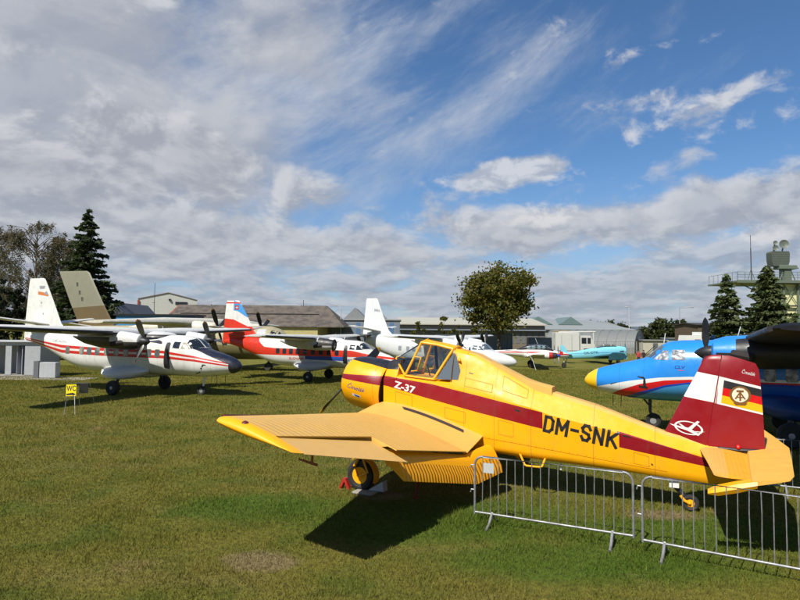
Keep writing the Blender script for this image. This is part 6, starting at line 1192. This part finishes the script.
me = bpy.data.meshes.new('grass'); me.vertices.add(3 * N); me.vertices.foreach_set('co', v.reshape(-1).astype(np.float32)); me.loops.add(3 * N); me.loops.foreach_set('vertex_index', np.arange(3 * N, dtype=np.int32)); me.polygons.add(N); me.polygons.foreach_set('loop_start', np.arange(0, 3 * N, 3, dtype=np.int32))
try: me.polygons.foreach_set('loop_total', np.full(N, 3, dtype=np.int32))
except Exception: pass
me.materials.append(GM); me.update(calc_edges=True); go = bpy.data.objects.new('grass', me); COL.objects.link(go); tag(go, 'short mown grass with dry patches covering the airfield', 'grass', kind='stuff')

# ================================================================== sun and sky
SUNV = Vector((-.497, -.673, 1.0)).normalized()            # towards the sun
sun = bpy.data.lights.new('sun', 'SUN'); sun.energy = 4.2; sun.angle = R(.53); sun.color = (1, .95, .86); so = bpy.data.objects.new('sun', sun); COL.objects.link(so); so.rotation_euler = SUNV.to_track_quat('Z', 'Y').to_euler()
SEL = math.asin(SUNV.z); SAZ = math.atan2(SUNV.x, SUNV.y)
W = bpy.data.worlds.new('World'); S.world = W; W.use_nodes = True; T = NT(W.node_tree); BG = W.node_tree.nodes['Background']
sky = T.new('ShaderNodeTexSky'); sky.sky_type = 'NISHITA'; sky.sun_disc = False; sky.sun_elevation = SEL; sky.sun_rotation = SAZ; sky.altitude = 200; sky.air_density = 1.0; sky.dust_density = .15; sky.ozone_density = 2.6
D_ = T.new('ShaderNodeTexCoord').outputs['Generated']; sx = T.new('ShaderNodeSeparateXYZ'); T.put(sx.inputs[0], D_); DX, DY, DZ = sx.outputs
AZ = T.m('ARCTAN2', DX, DY); EL = T.m('ARCSINE', DZ); ELP = T.m('MAXIMUM', EL, 0)
def azel(px, py): p = at(px, py, 100.) - EYE; return math.atan2(p.x, p.y), math.asin(p.z / p.length)
def blob(px, py, rx, ry, rot=0.):
    a0, e0 = azel(px, py); dx = T.m('SUBTRACT', AZ, a0); dy = T.m('SUBTRACT', EL, e0); cr, sr = math.cos(rot), math.sin(rot)
    u = T.m('DIVIDE', T.m('ADD', T.m('MULTIPLY', dx, cr), T.m('MULTIPLY', dy, sr)), rx / 593.); v_ = T.m('DIVIDE', T.m('SUBTRACT', T.m('MULTIPLY', dy, cr), T.m('MULTIPLY', dx, sr)), ry / 593.)
    return T.m('EXPONENT', T.m('MULTIPLY', T.m('ADD', T.m('MULTIPLY', u, u), T.m('MULTIPLY', v_, v_)), -1.))
def summ(l):
    r = l[0]
    for q in l[1:]: r = T.m('ADD', r, q)
    return r
def sc(q, k): return T.m('MULTIPLY', q, k)
def vec(a, b): c = T.new('ShaderNodeCombineXYZ'); T.put(c.inputs[0], a); T.put(c.inputs[1], b); return c.outputs[0]
col = T.mix(1., sky.outputs[0], (.52, .71, .86), 'MULTIPLY')
col = T.mix(T.ramp(EL, .0, .30, .62, 0.), col, (2.6, 3.15, 4.1))                       # milky air low down
# high cirrus: a fan of streaks rising to the right
ca, sa = math.cos(R(27)), math.sin(R(27)); cu = T.m('ADD', T.m('MULTIPLY', AZ, ca), T.m('MULTIPLY', EL, sa)); cv_ = T.m('SUBTRACT', T.m('MULTIPLY', EL, ca), T.m('MULTIPLY', AZ, sa))
wob = T.noise(vec(AZ, EL), 3., 3); cvw = T.m('ADD', cv_, T.m('MULTIPLY', wob, .10))
n1 = T.noise(vec(T.m('MULTIPLY', cu, 2.2), T.m('MULTIPLY', cvw, 11.)), 1.6, 9, .64, .5); n1b = T.noise(vec(cu, T.m('MULTIPLY', cv_, 2.4)), 3.4, 9, .66, .3)
cov = summ([sc(blob(110, 30, 260, 110), .26), sc(blob(330, 60, 160, 46, R(24)), .22), sc(blob(430, 140, 190, 34, R(24)), .24), sc(blob(640, 100, 230, 26, R(14)), .12), sc(blob(540, 40, 60, 26, R(24)), .16), sc(blob(720, 20, 200, 60), -.06)])
cir = T.ramp(T.m('ADD', T.m('ADD', T.m('MULTIPLY', n1, .42), T.m('MULTIPLY', n1b, .58)), cov), .54, .98)
col = T.mix(T.m('MULTIPLY', cir, .80), col, T.mix(T.ramp(n1b, .38, .62), (3.3, 3.75, 4.5), (4.5, 4.7, 5.1)))
def layer(col, gx, gy, scale, cov, lo, hi, seed, op, litc, gryc, shift, det=11, rough=.58, dist=.25, shade=(-.10, .12)):
    v0 = T.vm('ADD', vec(gx, gy), (seed, seed * .7, seed * .31)); a = T.noise(v0, scale, det, rough, dist); b = T.noise(T.vm('ADD', v0, shift), scale, det - 2, rough, dist); big = T.noise(v0, scale * .33, 3, .5)
    f = T.m('ADD', T.m('ADD', T.m('MULTIPLY', a, .8), T.m('MULTIPLY', big, .4)), cov); d_ = T.ramp(f, lo, hi); lit = T.ramp(T.m('SUBTRACT', a, b), *shade)
    core = T.ramp(f, hi - .02, hi + .16, 1., .55); c = T.mix(T.m('MULTIPLY', lit, core), gryc, litc)
    return T.mix(T.m('MULTIPLY', d_, op), col, c)
GA = T.m('ADD', T.m('MULTIPLY', T.m('LOGARITHM', T.m('ADD', ELP, .06), math.e), .22), T.m('MULTIPLY', EL, 1.0))
# soft grey sheet, upper left
covL = summ([sc(blob(20, 60, 190, 100), .36), sc(blob(190, 30, 150, 40), .10), sc(blob(110, 150, 210, 45), .24)])
col = layer(col, AZ, T.m('MULTIPLY', EL, 1.5), 4.2, covL, .66, .94, 5.2, .88, (4.0, 4.12, 4.42), (2.85, 3.02, 3.45), (-.02, .05, 0))
# broken heaps, centre left and right
covA = summ([sc(blob(60, 200, 300, 60), .26), sc(blob(215, 150, 120, 30, R(-8)), .24), sc(blob(60, 150, 120, 40), .10), sc(blob(330, 195, 60, 22), .12), sc(blob(690, 205, 200, 28), .20), sc(blob(800, 180, 80, 40), .14), sc(blob(570, 225, 90, 18), .10), sc(blob(300, 250, 420, 26), .10), sc(blob(560, 80, 330, 70, R(8)), -.30), sc(blob(400, 130, 110, 40), -.2), sc(blob(400, 185, 60, 22), -.10)])
col = layer(col, T.m('MULTIPLY', AZ, 1.0), GA, 7.5, covA, .66, .83, 3.1, .92, (4.6, 4.7, 4.95), (2.7, 2.88, 3.35), (-.016, .034, 0))
# small heaps in rows towards the horizon
GB = T.m('MULTIPLY', T.m('LOGARITHM', T.m('ADD', ELP, .045), math.e), .62)
lowc = T.m('MULTIPLY', T.ramp(EL, .10, .24, 1, 0), .20); covB = T.m('ADD', T.m('ADD', lowc, sc(blob(400, 330, 2000, 160), .05)), T.ramp(EL, .26, .40, 0, -.4))
col = layer(col, T.m('MULTIPLY', AZ, 1.5), GB, 6.5, covB, .69, .86, 9.4, .82, (4.15, 4.3, 4.6), (2.55, 2.78, 3.3), (-.012, .05, 0))
col = layer(col, T.m('MULTIPLY', AZ, 2.4), GB, 6.0, T.m('ADD', T.m('MULTIPLY', T.ramp(EL, .04, .16, 1, 0), .16), T.ramp(EL, .18, .32, 0, -.5)), .66, .84, 1.7, .75, (3.75, 3.95, 4.4), (2.35, 2.62, 3.2), (-.012, .05, 0))
# separate small cumulus
nb_ = T.noise(vec(AZ, T.m('MULTIPLY', EL, 1.5)), 15., 11, .6, .3); nf = T.noise(T.vm('ADD', vec(AZ, T.m('MULTIPLY', EL, 1.5)), (.010, -.028, 0)), 15., 8, .58, .3)
sm = summ([sc(blob(498, 175, 40, 15), 1.3), sc(blob(540, 167, 32, 13, R(8)), 1.25), sc(blob(470, 184, 24, 9), .8), sc(blob(535, 52, 40, 12, R(25)), .62), sc(blob(612, 64, 32, 10, R(15)), .62), sc(blob(680, 118, 60, 14, R(12)), .66), sc(blob(645, 104, 44, 9, R(12)), .55), sc(blob(740, 92, 50, 8, R(16)), .5), sc(blob(575, 210, 46, 11), .85), sc(blob(505, 224, 60, 9), .75), sc(blob(715, 238, 55, 9), .9), sc(blob(790, 118, 40, 16), .75), sc(blob(600, 104, 50, 6), .45)])
dS = T.ramp(T.m('ADD', sm, T.m('MULTIPLY', T.m('SUBTRACT', nb_, .5), 2.6)), .32, .98)
col = T.mix(T.m('MULTIPLY', dS, .80), col, T.mix(T.ramp(T.m('SUBTRACT', nb_, nf), -.10, .10), (3.4, 3.6, 4.05), (5.3, 5.3, 5.4)))
col = T.mix(T.ramp(DY, -.35, .25, .45, 0.), col, (.3, .5, .9))      # unseen sky behind the viewer, darkened to cut fill light
T.put(BG.inputs['Color'], col); BG.inputs['Strength'].default_value = .1
try: W.cycles.sampling_method = 'MANUAL'; W.cycles.sample_map_resolution = 512
except Exception: pass

S.view_settings.view_transform = 'Standard'; S.view_settings.look = 'None'; S.view_settings.gamma = 1; S.view_settings.exposure = .45; S.view_settings.use_curve_mapping = False
S.cycles.max_bounces = 6; S.cycles.transparent_max_bounces = 8; S.cycles.use_denoising = True
try: S.cycles.denoiser = 'OPENIMAGEDENOISE'
except Exception: pass
